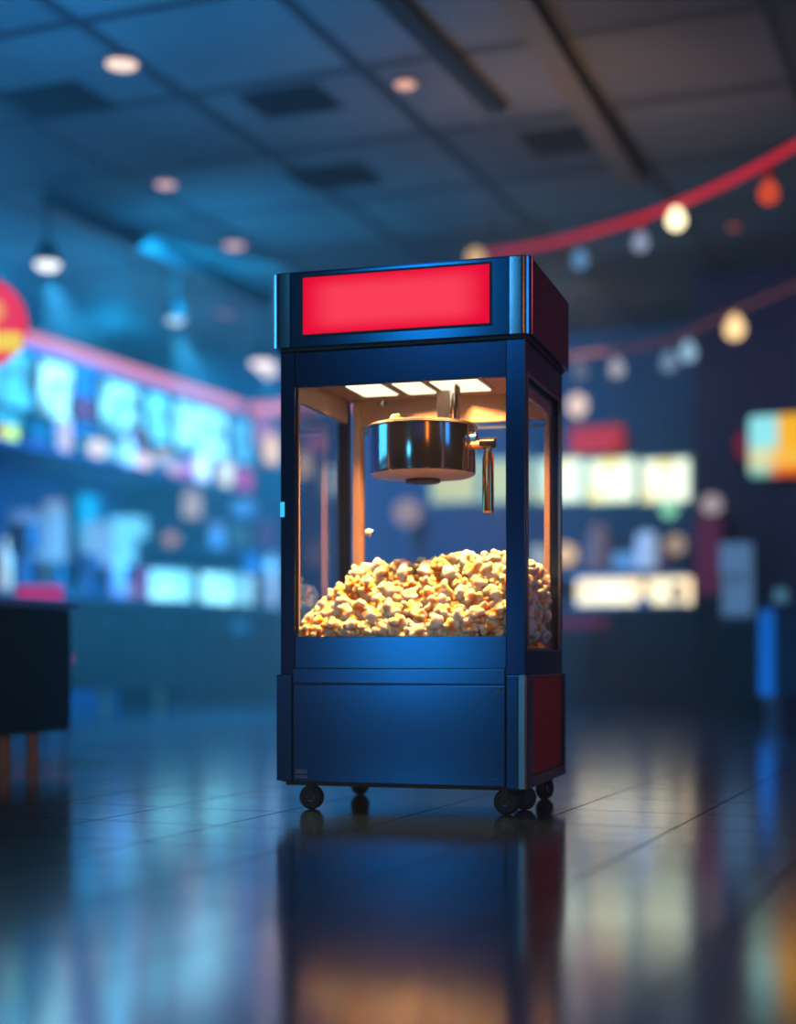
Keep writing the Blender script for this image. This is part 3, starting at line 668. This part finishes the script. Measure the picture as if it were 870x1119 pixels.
strand(C1, .03, pbr('red cord', (200, 16, 44), .5, emit=(190, 14, 40), es=.55), 'thick red festoon cord sweeping down from above the popcorn machine')
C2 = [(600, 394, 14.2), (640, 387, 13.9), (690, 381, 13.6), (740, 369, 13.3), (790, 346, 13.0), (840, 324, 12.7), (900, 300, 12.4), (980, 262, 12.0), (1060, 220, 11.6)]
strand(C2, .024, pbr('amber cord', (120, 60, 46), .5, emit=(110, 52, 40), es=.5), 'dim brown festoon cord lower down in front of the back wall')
def cord_y(C, px):
    for (x0, y0, Y0), (x1, y1, Y1) in zip(C, C[1:]):
        if x0 <= px <= x1:
            t = (px-x0)/(x1-x0); return y0+(y1-y0)*t, Y0+(Y1-Y0)*t
def bulb(C, px, py, r, rgb, e, sock, label, group):
    yc, Y = cord_y(C, px); top = at_y(px, yc, Y)-Vector((0, 0, .035)); c = at_y(px, py, Y)
    t = thing('string_bulb', label, 'bulb', top, 0, group)
    dz = c.z-top.z
    MB().tube([(0, 0, -.002), (0, 0, dz+r*1.25)], [.022, .03], 10).build('socket', sock, t, True)
    MB().lathe([(r*.35, r*1.4), (r*.55, r*1.05), (r*.92, r*.42), (r, 0), (r*.9, -r*.45), (r*.55, -r*.84), (r*.12, -r)], (0, 0, dz), seg=20).build('bulb_glass', glow('bulb %s %.2f' % (rgb, e), rgb, e), t, True)
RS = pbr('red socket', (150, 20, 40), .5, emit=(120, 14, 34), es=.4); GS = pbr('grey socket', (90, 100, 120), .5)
B1 = 'bulbs on the red festoon cord'; B2 = 'bulbs on the brown festoon cord'
bulb(C1, 634, 285, .062, (95, 145, 195), .9, GS, 'unlit bluish bulb on the red cord, first beside the machine top', B1)  # unlit, yet its glass is given a glow
bulb(C1, 700, 266, .062, (150, 165, 195), .85, RS, 'unlit grey-white bulb on the red cord, left of the glowing one', B1)  # also unlit, with a glow put into the glass
bulb(C1, 739, 241, .066, (255, 238, 190), 2.4, RS, 'brightly glowing warm white bulb on the red cord', B1)
bulb(C1, 840, 212, .066, (225, 80, 50), .9, RS, 'red-orange glowing bulb on the red cord, farthest along it', B1)
bulb(C2, 634, 407, .07, (125, 135, 160), .7, GS, 'dim grey bulb on the brown cord, nearest the popcorn machine', B2)
bulb(C2, 674, 404, .07, (190, 188, 200), .9, GS, 'pale white bulb on the brown cord, second from the popcorn machine', B2)
bulb(C2, 731, 397, .075, (130, 160, 190), .8, GS, 'blue-grey bulb on the brown cord, left of the icy blue one', B2)
bulb(C2, 752, 386, .075, (165, 205, 235), .9, GS, 'icy blue bulb on the brown cord', B2)
bulb(C2, 803, 360, .085, (255, 212, 150), 1.7, GS, 'glowing amber bulb on the brown cord', B2)
p = at_y(802, 245, 12.5)
t = thing('hanging_lamp', 'tiny dull orange lamp hanging behind the red cord', 'lamp', p, 0); MB().sphere((0, 0, 0), .055, 3).build('lamp_globe', glow('dull orange', (165, 80, 60), .7), t, True); MB().tube([(0, 0, .05), (0, 0, 4-p.z)], .006, 6).build('lamp_cord', BLACK, t)
p = at_y(520, 282, 12.8)
t = thing('hanging_lamp', 'warm lamp peeking over the top of the popcorn machine', 'lamp', p, 0); MB().sphere((0, 0, 0), .08, 3).build('lamp_globe', glow('amber ball', (235, 190, 140), 1.), t, True); MB().tube([(0, 0, .07), (0, 0, 4-p.z)], .006, 6).build('lamp_cord', BLACK, t)

# ================================================================== THE POPCORN MACHINE
TH = math.radians(16.6)
W, S = .792, .62
xd = Vector((math.cos(TH), -math.sin(TH), 0)); yd = Vector((math.sin(TH), math.cos(TH), 0))
FR = Vector((142/FPX*4.48, 4.48, 0))
MC = FR-xd*(W/2)+yd*(S/2)
pm = thing('popcorn_machine', 'navy and red wheeled popcorn machine with a glowing red sign and lit glass cabinet', 'popcorn machine', MC, -TH)
hx, hy = W/2, S/2
LW, RWD = .05, .066                                   # widths of the base columns as seen from the front
ZB, ZS = .082, .418
# base carcass
MB().box(-hx+.012, hx-.012, -hy+.012, hy-.012, ZB+.004, ZS-.002).build('base_carcass', NAVY_DARK, pm)
MB().box(-hx, -hx+LW, -hy, -hy+.06, ZB+.008, ZS, .003).build('base_column', NAVY, pm)
MB().box(hx-RWD, hx-.028, -hy, -hy+.06, ZB, ZS, .003).build('base_column', NAVY, pm)
MB().prism([(hx-.028, -hy), (hx-.01, -hy), (hx-.003, -hy+.003), (hx, -hy+.01), (hx, -hy+.075), (hx-.01, -hy+.075), (hx-.012, -hy+.014), (hx-.028, -hy+.012)], ZB, ZS).build('corner_trim', BRUSHED, pm, label='brushed steel corner trim')
for sx in (-1, 1): MB().box(*sorted((sx*hx, sx*(hx-.04))), hy-.05, hy, ZB, ZS, .003).build('base_column', NAVY_DARK, pm)
dr = MB().box(-hx+LW+.004, hx-RWD-.004, -hy+.003, -hy+.02, ZB+.006, .386, .002).build('base_door', NAVY, pm)
MB().lathe([(.006, -.006), (.005, -.001), (.006, .004)], (hx-RWD-.022, -hy+.002, .372), axis='Y', seg=14).build('screw', CHROME, dr, True)
MB().box(-hx+LW+.012, -hx+LW+.052, -hy+.0005, -hy+.004, ZB+.03, ZB+.044).box(-hx+LW+.012, -hx+LW+.052, -hy+.0005, -hy+.004, ZB+.016, ZB+.026).build('label_plate', pbr('faint plate', (70, 100, 140), .5), dr)
MB().box(hx-RWD-.05, hx-RWD-.028, -hy+.0005, -hy+.004, ZB+.026, ZB+.028).build('scratch_plate', pbr('faint plate', (70, 100, 140), .5), dr)
MB().box(-hx+LW+.004, hx-RWD-.004, -hy, -hy+.02, .391, .436, .002).build('front_strip', NAVY, pm)
# side panels (red)
for sx in (-1, 1):
    x0, x1 = sorted((sx*(hx-.006), sx*(hx-.018)))
    MB().box(x0, x1, -hy+.075, hy-.008, ZB+.034, ZS-.008, .002).build('side_panel', RED, pm, label='dark red side panel')
    x0, x1 = sorted((sx*hx, sx*(hx-.018)))
    MB().box(x0, x1, -hy+.075, hy-.002, ZB, ZB+.032, .002).build('side_trim', STEELTRIM, pm)
    MB().box(x0, x1, -hy+.01, hy-.002, ZS-.006, ZS, .001).build('side_trim', STEELTRIM, pm)
MB().box(-hx+.04, hx-.04, hy-.012, hy-.004, ZB+.01, ZS-.006).build('back_panel', NAVY_DARK, pm)
MB().box(-hx+.02, hx-.02, -hy+.03, hy-.02, ZB-.008, ZB+.004).build('bottom_plate', BLACK, pm)
# casters
def caster(x, y, rz, big=1.):
    t = bpy.data.objects.new('caster', None); COL.objects.link(t); t.parent = pm; t.location = (x, y, 0); t.rotation_euler = (0, 0, rz)
    R = .0375*big
    wheel = MB(); wheel.lathe([(R*.35, -.016), (R*.85, -.016), (R, -.009), (R, .009), (R*.85, .016), (R*.35, .016)], (0, 0, R), axis='Y', seg=32)
    wheel.build('wheel', RUBBER, t, True)
    MB().lathe([(R*.3, -.0185), (R*.36, -.0165), (R*.36, .0165), (R*.3, .0185)], (0, 0, R), axis='Y', seg=20).build('hub', pbr('hub steel', (120, 135, 160), .35, .6), t, True)
    f = MB()
    for s in (-1, 1): f.box(-.010, .012, s*.021-.002, s*.021+.002, R*.8, R*2.05)
    f.box(-.018, .022, -.023, .023, R*2.02, .0745).build('fork', BLACK, t)
caster(-hx+.10, -hy+.045, .05)
caster(-hx+.095, hy-.075, 1.15)
caster(hx-.075, -hy+.05, -.12, 1.03)
caster(hx-.055, -hy+.21, .6, .98)
caster(hx-.06, hy-.06, 1.2)
# upper cabinet posts
UX, UY = .772/2, .60/2
ZW, ZH, ZC = .534, 1.305, 1.42
MB().box(-UX, -UX+.046, -UY, -UY+.03, ZS, ZC, .002).build('front_post', NAVY_DARK, pm)
MB().box(UX-.058, UX, -UY, -UY+.03, ZS, ZC, .002).build('front_post', pbr('post enamel', (2, 66, 118), .22, .85), pm)
for sx in (-1, 1):
    x0, x1 = sorted((sx*UX, sx*(UX-.03)))
    MB().box(x0, x1, UY-.045, UY, ZS, ZC, .002).build('rear_post', NAVY_DARK, pm)
    x0, x1 = sorted((sx*(UX-.0305), sx*(UX-.05))) if sx > 0 else (-UX+.056, -UX+.082)
    MB().box(x0, x1, UY-.06, UY-.002, .5, 1.35, .003).build('rear_post_lining', CREAM, pm)
    # side rails and headers
    x0, x1 = sorted((sx*UX, sx*(UX-.024)))
    MB().box(x0, x1, -UY+.03, UY-.045, ZS, .488, .002).build('side_rail', NAVY_DARK, pm)
    MB().box(x0, x1, -UY+.03, UY-.045, 1.318, ZC, .002).build('side_header', NAVY_DARK, pm)
    x0, x1 = sorted((sx*(UX-.024), sx*(UX-.04)))
    MB().box(x0, x1, -UY+.03, UY-.06, 1.27, 1.35, .003).build('inner_rail', CREAM, pm)
    xg = sx*(UX-.012)
    g = MB().quad([(xg, -UY+.03, .488), (xg, UY-.045, .488), (xg, UY-.045, 1.318), (xg, -UY+.03, 1.318)]).build('side_glass', CLEAR, pm)
    e = MB(); r_ = .004
    xe0, xe1 = sorted((sx*(UX-.004), sx*(UX+.003)))
    e.box(xe0, xe1, -UY+.03, UY-.045, .488, .494); e.box(xe0, xe1, -UY+.03, UY-.045, 1.312, 1.318)
    e.box(xe0, xe1, -UY+.03, -UY+.036, .494, 1.312); e.box(xe0, xe1, UY-.051, UY-.045, .494, 1.312)
    e.build('glass_bead', BRUSHED, pm)
MB().box(-UX+.046, UX-.058, -UY+.002, -UY+.02, .4365, ZW, .002).build('front_band', NAVY, pm)
MB().box(-UX+.046, UX-.058, -UY+.002, -UY+.022, ZH, ZC, .002).build('front_header', NAVY_DARK, pm)
MB().quad([(-UX+.046, -UY+.012, ZW), (UX-.058, -UY+.012, ZW), (UX-.058, -UY+.012, ZH), (-UX+.046, -UY+.012, ZH)]).build('front_glass', CLEAR, pm)
# warm lit inner edges of the front opening
MB().box(-UX+.0465, -UX+.052, -UY+.022, -UY+.034, ZW, ZH).box(UX-.064, UX-.0585, -UY+.022, -UY+.034, ZW, ZH).build('front_lining', CREAM, pm)
MB().box(-UX+.05, UX-.05, UY-.03, UY-.006, .5, .53).box(-UX+.05, UX-.05, UY-.034, UY-.006, 1.262, 1.35).build('back_rail', CREAM, pm)
MB().box(-UX+.05, UX-.05, UY-.03, UY-.02, 1.238, 1.246).build('back_glass_bead', BRUSHED, pm)
MB().quad([(-UX+.05, UY-.015, .53), (UX-.05, UY-.015, .53), (UX-.05, UY-.015, 1.262), (-UX+.05, UY-.015, 1.262)]).build('back_glass', CLEAR, pm)
MB().box(-UX+.025, UX-.025, -UY+.022, UY-.005, 1.35, 1.365).build('inner_ceiling', CREAM, pm)
MB().box(-UX+.025, UX-.025, -UY+.022, UY-.006, .47, .50).build('popcorn_tray', CREAM, pm)
LP = glow('warm light panel', (255, 236, 196), 1.8)
for x0, x1 in ((-.256, -.137), (-.10, -.005), (.025, .18)):
    f = MB().prism(rrect(x0-.012, x1+.012, -.077, .16, .02), 1.346, 1.3505).build('light_frame', CREAM, pm)
    MB().prism(rrect(x0, x1, -.065, .148, .012), 1.343, 1.3465).build('light_diffuser', LP, f)
# little wire hook on the inner ceiling
MB().tube([(-.205+.012*math.cos(t*.5), .185+.02*math.sin(t*.5), 1.325+.006*math.cos(t)) for t in range(11)]+[(-.19, .17, 1.35)], .0025, 6).build('wire_hook', CHROME, pm, True)
# kettle
K = (-.012, .0, 0)
kt = bpy.data.objects.new('kettle', None); COL.objects.link(kt); kt.parent = pm; kt.location = K
R = .170
MB().lathe([(R*.985, 1.058), (R, 1.064), (R, 1.206)], seg=64, cap=False).build('kettle_body', pbr('kettle steel', (190, 195, 200), .13, 1., noise_amt=.02), kt, True)
MB().lathe([(R*.2, 1.040), (R*.93, 1.052), (R*.985, 1.058)], seg=64).build('kettle_bottom', pbr('kettle bottom', (225, 205, 190), .45, .35, noise_amt=.03), kt, True)
MB().lathe([(R, 1.204), (R*1.035, 1.207), (R*1.035, 1.214), (R*.97, 1.218), (R*.3, 1.225)], seg=64).build('kettle_lid', pbr('kettle lid steel', (200, 185, 170), .25, .9), kt, True)
MB().lathe([(R*.28, 1.030), (R*.33, 1.032), (R*.33, 1.043)], seg=32).build('kettle_base_plug', pbr('dark plug', (50, 40, 36), .4, .5), kt, True)
MB().box(.125, .168, -.055, .0, 1.056, 1.216, .008).build('pivot_bracket', CHROME, kt)
MB().lathe([(.020, .15), (.020, .185)], (0, -.03, 1.165), axis='X', seg=20).build('pivot_sleeve', CHROME, kt, True)
MB().tube([(.17, -.03, 1.143), (.205, -.03, 1.143)], .014, 14).build('handle_arm', COPPER, kt, True)
MB().lathe([(.014, .195), (.017, .198), (.017, .243), (.014, .246)], (0, -.03, 1.148), axis='X', seg=20).build('handle_head', pbr('dark steel', (60, 58, 64), .25, .9), kt, True)
MB().lathe([(.014, .925), (.019, .931), (.018, 1.10), (.013, 1.115), (.013, 1.135)], (.222, -.03, 0), seg=24).build('handle_grip', pbr('warm-tinted chrome', (215, 165, 115), .16, 1.), kt, True)  # chrome tinted brass, the warm light put into its colour
MB().tube([(.118, -.02, 1.21), (.118, -.02, 1.35)], .011, 14).build('hanging_rod', CHROME, kt, True)
MB().box(.02, .062, .095, .105, 1.2, 1.35, .002).build('hanger_plate', CREAM, kt)
MB().tube([(.068, .098, 1.2), (.068, .098, 1.35)], .004, 8).build('hanger_wire', CHROME, kt, True)
# cap with the sign
CXH, CYH = .815/2, .655/2
MB().prism(rrect(-CXH, CXH, -CYH, CYH, .03), ZC+.004, 1.648).build('cap_body', NAVY, pm, True)
MB().prism(rrect(-CXH+.014, CXH-.014, -CYH+.014, CYH-.014, .02), ZC-.006, ZC+.006).build('cap_underside', BLACK, pm)
MB().prism(rrect(-CXH+.004, CXH-.004, -CYH+.004, CYH-.004, .03), 1.648, 1.654).build('cap_top', NAVY_DARK, pm, True)
for sx in (-1, 1):
    x0, x1 = sorted((sx*(CXH+.001), sx*(CXH-.004)))
    MB().box(x0, x1, -CYH+.032, CYH-.032, ZC+.008, 1.646, .001).build('cap_side', MAROON_CAP, pm, label='maroon side of the cap')
    arc = [(sx*(CXH-.03+.0325*math.cos(a)), -CYH+.03+.0325*math.sin(a)) for a in [(-PI/2)+PI/2*i/10 for i in range(11)]]
    inn = [(sx*(CXH-.03+.029*math.cos(a)), -CYH+.03+.029*math.sin(a)) for a in [(-PI/2)+PI/2*i/10 for i in range(11)]]
    ol = [(sx*(CXH-.062), -CYH-.0025)]+arc+list(reversed(inn))+[(sx*(CXH-.062), -CYH+.001)]
    MB().prism(ol, ZC+.003, 1.65).build('cap_corner_trim', pbr('blue steel', (120, 165, 205), .2, 1.), pm, True, label='polished blue steel corner strip')
sx0, sx1, sz0, sz1 = -.302, .285, 1.458, 1.634
so = MB().frame(sx0-.006, sx1+.006, sz0-.006, sz1+.006, -CYH-.004, -CYH+.004, .007).build('sign_frame', pbr('sign bezel', (70, 14, 40), .4, .4), pm)
sg = MB().box(-(sx1-sx0)/2, (sx1-sx0)/2, -.003, .003, -(sz1-sz0)/2, (sz1-sz0)/2).build('sign_panel', sign_material(), so, label='blank glowing red sign panel')
sg.location = ((sx0+sx1)/2, -CYH-.0005, (sz0+sz1)/2)
MB().box(-UX-.001, -UX+.013, -UY-.003, -UY+.004, .905, .952, .002).build('indicator_light', glow('cyan pilot light', (60, 205, 245), 1.), pm, label='small glowing cyan light')

# ------------------------------------------------------------------ popcorn
def popcorn_mesh(seed, sub=3):
    q = random.Random(seed)
    lobes = []
    for _ in range(q.randint(11, 15)):
        v = Vector((q.gauss(0, 1), q.gauss(0, 1), q.gauss(0, 1)*.9)).normalized()
        lobes.append((v*q.uniform(.46, .72), q.uniform(.25, .40)))
    bm = bmesh.new(); bmesh.ops.create_icosphere(bm, subdivisions=sub, radius=1)
    hol = []
    off = Vector((seed*3.1, seed*1.7, 0))
    for v in bm.verts:
        u = v.co.normalized(); r = .34
        for c, s in lobes:
            b = u.dot(c); disc = b*b-(c.length_squared-s*s)
            if disc > 0: r = max(r, b+math.sqrt(disc))
        r += .07*noise.noise(u*4+off)+.03*noise.noise(u*9+off)
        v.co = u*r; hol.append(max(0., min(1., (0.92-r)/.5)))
    me = bpy.data.meshes.new('popcorn'); bm.to_mesh(me); bm.free()
    at_ = me.attributes.new('hollow', 'FLOAT', 'POINT')
    for i, h_ in enumerate(hol): at_.data[i].value = h_
    me.materials.append(POP)
    for p in me.polygons: p.use_smooth = True
    return me
PM = [popcorn_mesh(i+1) for i in range(10)]
def sm(t): t = max(0., min(1., t)); return t*t*(3-2*t)
def heap(x, y):
    fx = sm((x+.46)/.28)*(.88+.12*sm((x+.1)/.3)) * (1-.18*sm((x-.2)/.2))
    fy = (.06+.94*sm((y+.32+.07*sm((x-.12)/.22))/(.30)))*(1-.12*sm((y-.05)/.25))
    return .538+.25*fx*fy+.012*noise.noise(Vector((x*9, y*9, 0)))
XL, XR, YF, YB = -UX+.05, UX-.037, -UY+.041, UY-.075
pts = []
tries = 0
pr = random.Random(21)
def put(x, y, z, r, k=.66):
    if x < -UX+.125 and y > UY-.115: return
    x = min(max(x, XL+r-.024), XR-(r-.024)); y = max(y, YF+(r-.024))
    if all((x-a)**2+(y-b)**2+(z-c)**2 > (r+r2)**2*k for a, b, c, r2 in pts): pts.append((x, y, z, r))
for _ in range(3000):                                  # pieces pressed against the side glass
    y = pr.uniform(YF, YB); r = pr.uniform(.027, .033); x = XR-pr.uniform(0, .012)
    put(x, y, pr.uniform(.54, max(.545, heap(x, y))), r, .52)
for _ in range(3000):                                  # pieces pressed against the front glass
    x = pr.uniform(XL, XR); r = pr.uniform(.027, .033); y = YF+pr.uniform(0, .012)
    put(x, y, pr.uniform(.54, max(.545, heap(x, y))), r, .52)
while len(pts) < 296 and tries < 40000:                # the top of the heap
    tries += 1
    x = pr.uniform(XL, XR); y = pr.uniform(YF, YB); r = pr.uniform(.027, .036)
    put(x, y, max(.54, heap(x, y)), r)
print('POPCORN', len(pts))
mw = Matrix.Translation(MC) @ Matrix.Rotation(-TH, 4, 'Z')
for i, (x, y, z, r) in enumerate(pts):
    o = bpy.data.objects.new('popcorn', PM[i % 10]); COL.objects.link(o)
    o.location = mw @ Vector((x, y, z)); o.rotation_euler = (pr.uniform(0, 6.28), pr.uniform(0, 6.28), pr.uniform(0, 6.28))
    o.scale = (r*1.1,)*3
    if y < -.2: lb, g = 'cream popcorn piece low in the heap, against the front glass', 'popcorn against the front glass'
    elif x > .22: lb, g = 'yellow popcorn piece in the heap by the right side glass', 'popcorn by the side glass'
    elif y < -.02: lb, g = 'yellow popcorn piece on the front slope of the heap', 'popcorn on the front slope'
    else: lb, g = 'golden popcorn piece on top and back of the heap', 'popcorn on the crest'
    tag(o, lb, 'popcorn', g)
# everything below the top layer: one uncountable fill
bm = bmesh.new()
q = random.Random(5)
for k in range(520):
    x = q.uniform(XL, XR-.012); y = q.uniform(YF+.012, YB); z = heap(x, y)-q.uniform(.028, .04)
    if k > 330:                                        # behind the pieces against the front and the side glass
        if k % 2: x = XR-.026
        else: y = YF+.026
        z = q.uniform(.533, max(.54, heap(x, y)-.03))
    if z < .533: z = .533
    if x < -UX+.115 and y > UY-.105: continue
    n0 = len(bm.verts)
    bm.from_mesh(PM[k % 10]); bm.verts.ensure_lookup_table()
    M = Matrix.Translation((x, y, z)) @ Matrix.Rotation(q.uniform(0, 6.28), 4, 'X') @ Matrix.Rotation(q.uniform(0, 6.28), 4, 'Z') @ Matrix.Scale(.026, 4)
    for v in bm.verts[n0:]: v.co = M @ v.co
hl = bm.verts.layers.float.get('hollow')
nx, ny = 30, 24
GX0, GX1, GY0, GY1 = XL+.01, XR-.03, YF+.03, YB
grid = [[bm.verts.new((GX0+(GX1-GX0)*i/nx, GY0+(GY1-GY0)*j/ny, .503 if i in (0, nx) or j in (0, ny) else max(.503, heap(GX0+(GX1-GX0)*i/nx, GY0+(GY1-GY0)*j/ny)-.045))) for j in range(ny+1)] for i in range(nx+1)]
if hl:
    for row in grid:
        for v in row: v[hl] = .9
for i in range(nx):
    for j in range(ny): bm.faces.new((grid[i][j], grid[i+1][j], grid[i+1][j+1], grid[i][j+1]))
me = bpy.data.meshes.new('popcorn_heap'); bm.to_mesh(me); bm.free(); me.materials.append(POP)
for p in me.polygons: p.use_smooth = True
o = bpy.data.objects.new('popcorn_heap', me); COL.objects.link(o); o.location = MC; o.rotation_euler = (0, 0, -TH)
tag(o, 'mass of popcorn filling the heap below its top layer', 'popcorn', kind='stuff')
o = bpy.data.objects.new('popcorn', PM[3]); COL.objects.link(o); o.location = at_y(434, 457, 4.80); o.scale = (.026, .02, .018); tag(o, 'single popcorn piece lying on the lid of the kettle', 'popcorn')
o = bpy.data.objects.new('popcorn', PM[5]); COL.objects.link(o); o.location = at_y(403, 582, 4.8); o.scale = (.016,)*3; tag(o, 'tiny popcorn piece falling in mid-air below the kettle', 'popcorn')

# ================================================================== LIGHT
def lamp(kind, name, loc, col, e, size=None, target=None, **kw):
    l = bpy.data.lights.new(name, kind); l.color = lin(col) if max(col) > 1 else col; l.energy = e
    if kind == 'AREA':
        l.shape = 'RECTANGLE' if isinstance(size, tuple) else 'DISK'
        if isinstance(size, tuple): l.size, l.size_y = size
        else: l.size = size
    elif size is not None: l.shadow_soft_size = size
    for k, v in kw.items(): setattr(l, k, v)
    o = bpy.data.objects.new(name, l); COL.objects.link(o); o.location = loc
    if target is not None: o.rotation_euler = (Vector(target)-Vector(loc)).to_track_quat('-Z', 'Y').to_euler()
    return o
def mloc(x, y, z): return mw @ Vector((x, y, z))
# inside the machine
for x, y, e in ((-.24, .05, 5), (.26, .05, 6), (-.12, -.215, 9), (.14, -.215, 10), (-.05, .215, 8), (.15, .215, 7)):
    l = lamp('AREA', 'cabinet_light', mloc(x, y, 1.335), (255, 172, 94), e*.95, (.14, .06), mloc(x*.9, y*.6, .5), spread=math.radians(95))
lamp('SPOT', 'popcorn_front_fill', (.9, .8, 1.5), (255, 190, 175), 130, .15, mloc(.02, -.1, .66), spot_size=math.radians(9.5), spot_blend=.6)  # added outside the cabinet to brighten the popcorn from the front
# soft blue key in front, left of the camera, added for the enamel's highlight
lamp('AREA', 'added_blue_key', (-2.42, .72, .62), (100, 218, 255), 6.2, .62, mloc(.1, -.3, .5))
lamp('AREA', 'added_blue_top', (-2.3, .6, 2.75), (120, 220, 255), 14, .8, mloc(0, 0, 1.2))  # unseen, added for the cap's steel corners to reflect
lamp('SPOT', 'added_red_side', (3.6, 6.0, 2.4), (255, 50, 70), 55, .3, mloc(.4, 0, .9), spot_size=math.radians(30), spot_blend=.8)  # unseen red spot added to tint the machine's right side
lamp('AREA', 'added_warm_strip', (.95, -1.1, 2.0), (255, 120, 40), 22, (.5, 2.0), mloc(0, 0, 1.1))  # added off frame to put an orange stripe on the kettle
lamp('AREA', 'added_blue_strip', (3.4, 1.8, 1.9), (60, 170, 255), 26, (1.5, 1.8), mloc(0, 0, 1.1))  # added off frame for the kettle's blue stripe
lamp('AREA', 'added_soft_blue', (-1.2, -3.2, 2.2), (40, 120, 210), 5, (3.2, 2.2), mloc(0, 0, 1.1))  # large dim lamp added behind the camera to lift kettle reflections
lamp('AREA', 'added_cyan_strip', (-3.9, 5.2, 1.7), (90, 215, 255), 46, (2.0, 1.8), mloc(0, 0, 1.1))  # added off frame for the cyan stripe at the kettle's left edge
# unseen fills added: blue wash over the left counter and up to the ceiling
lamp('AREA', 'counter_blue_wash', RW(-6.4, 11.5, 3.85), (15, 155, 228), 1300, (2.0, 5.), RW(-9.6, 13.0, 1.4))  # added area lamp, no fixture here
for bb in (6.5, 9.0, 11.5, 14.0):
    lamp('POINT', 'bulkhead_fill', RW(-8.9, bb, 3.62), (20, 155, 225), 45, .12)  # no fixture here; added above the bulkhead to turn the surroundings blue
lamp('SPOT', 'added_floor_pool', RW(-5.2, 5.0, 3.9), (10, 150, 235), 4500, .25, RW(-3.7, 7.4, 0), spot_size=math.radians(72), spot_blend=1.)  # unseen spot added to pool blue on the left floor
lamp('SPOT', 'ceiling_blue_far', RW(-6.2, 10.5, 2.3), (20, 145, 220), 500, .2, RW(-5.6, 11.6, 4.), spot_size=math.radians(120), spot_blend=1.)  # added in mid-air to tint the ceiling behind the track
lamp('SPOT', 'ceiling_blue_near', RW(-4.6, 6.0, 1.9), (30, 140, 230), 900, .2, RW(-4.6, 7.6, 4.), spot_size=math.radians(95), spot_blend=1.)  # added in mid-air to tint the nearer ceiling blue
lamp('AREA', 'amber_ceiling_fill', RW(-2.6, 8.8, 2.6), (255, 190, 100), 20, .8, RW(-2.4, 9.6, 4.2))  # no lamp stands here; added to warm the ceiling
lamp('AREA', 'back_warm', RW(-4.0, 13.6, 3.4), (200, 200, 210), 24, 1.6, RW(-4.0, 15.8, 1.6))  # added fill for the back counter
lamp('AREA', 'right_red', RW(.4, 12.6, 3.6), (255, 50, 80), 22, 1.0, RW(.6, 14.2, 2.9))  # added fill that reddens the upper partition
lamp('AREA', 'back_wall_blue', RW(-6.0, 13.6, 3.7), (30, 150, 220), 160, 1.4, RW(-6.0, 16.2, 2.4))  # added fill that turns the back wall blue
lamp('AREA', 'right_blue', RW(.0, 11.5, 3.4), (50, 140, 220), 46, 1.6, RW(-1.0, 13.8, .5))  # added fill for the lower right background
for (x, y, z), e in zip(SPOTS, (3000, 2800, 900)):
    lamp('SPOT', 'track_beam', (x, y, z-.1), (60, 185, 255), e, .05, (x+1.3, y-1.2, 0), spot_size=math.radians(54), spot_blend=1.)

w_ = bpy.data.worlds.new('foyer'); sc.world = w_; w_.use_nodes = True
nt = w_.node_tree; bg = nt.nodes.get('Background'); bg.inputs[0].default_value = (.02, .05, .12, 1); bg.inputs[1].default_value = .35
HAZE = 0.012
if HAZE:
    vs = nt.nodes.new('ShaderNodeVolumeScatter'); vs.inputs['Density'].default_value = HAZE; vs.inputs['Anisotropy'].default_value = .25
    nt.links.new(vs.outputs[0], nt.nodes['World Output'].inputs['Volume'])
# ================================================================== CAMERA
cd = bpy.data.cameras.new('camera'); cam = bpy.data.objects.new('camera', cd); COL.objects.link(cam); sc.camera = cam
cam.location = (0, 0, CH); cam.rotation_euler = (PI/2, 0, 0)
cd.sensor_fit = 'HORIZONTAL'; cd.sensor_width = 36; cd.lens = FPX/870*36
cd.shift_y = (HY-1119/2)/870
cd.dof.use_dof = True; cd.dof.focus_distance = 4.62; cd.dof.aperture_fstop = cd.lens/1000/.084
cd.clip_end = 200
sc.view_settings.view_transform = 'Standard'; sc.view_settings.look = 'None'
sc.cycles.use_denoising = True
sc.cycles.max_bounces = 8; sc.cycles.transparent_max_bounces = 16
sc.cycles.sample_clamp_indirect = 4.0
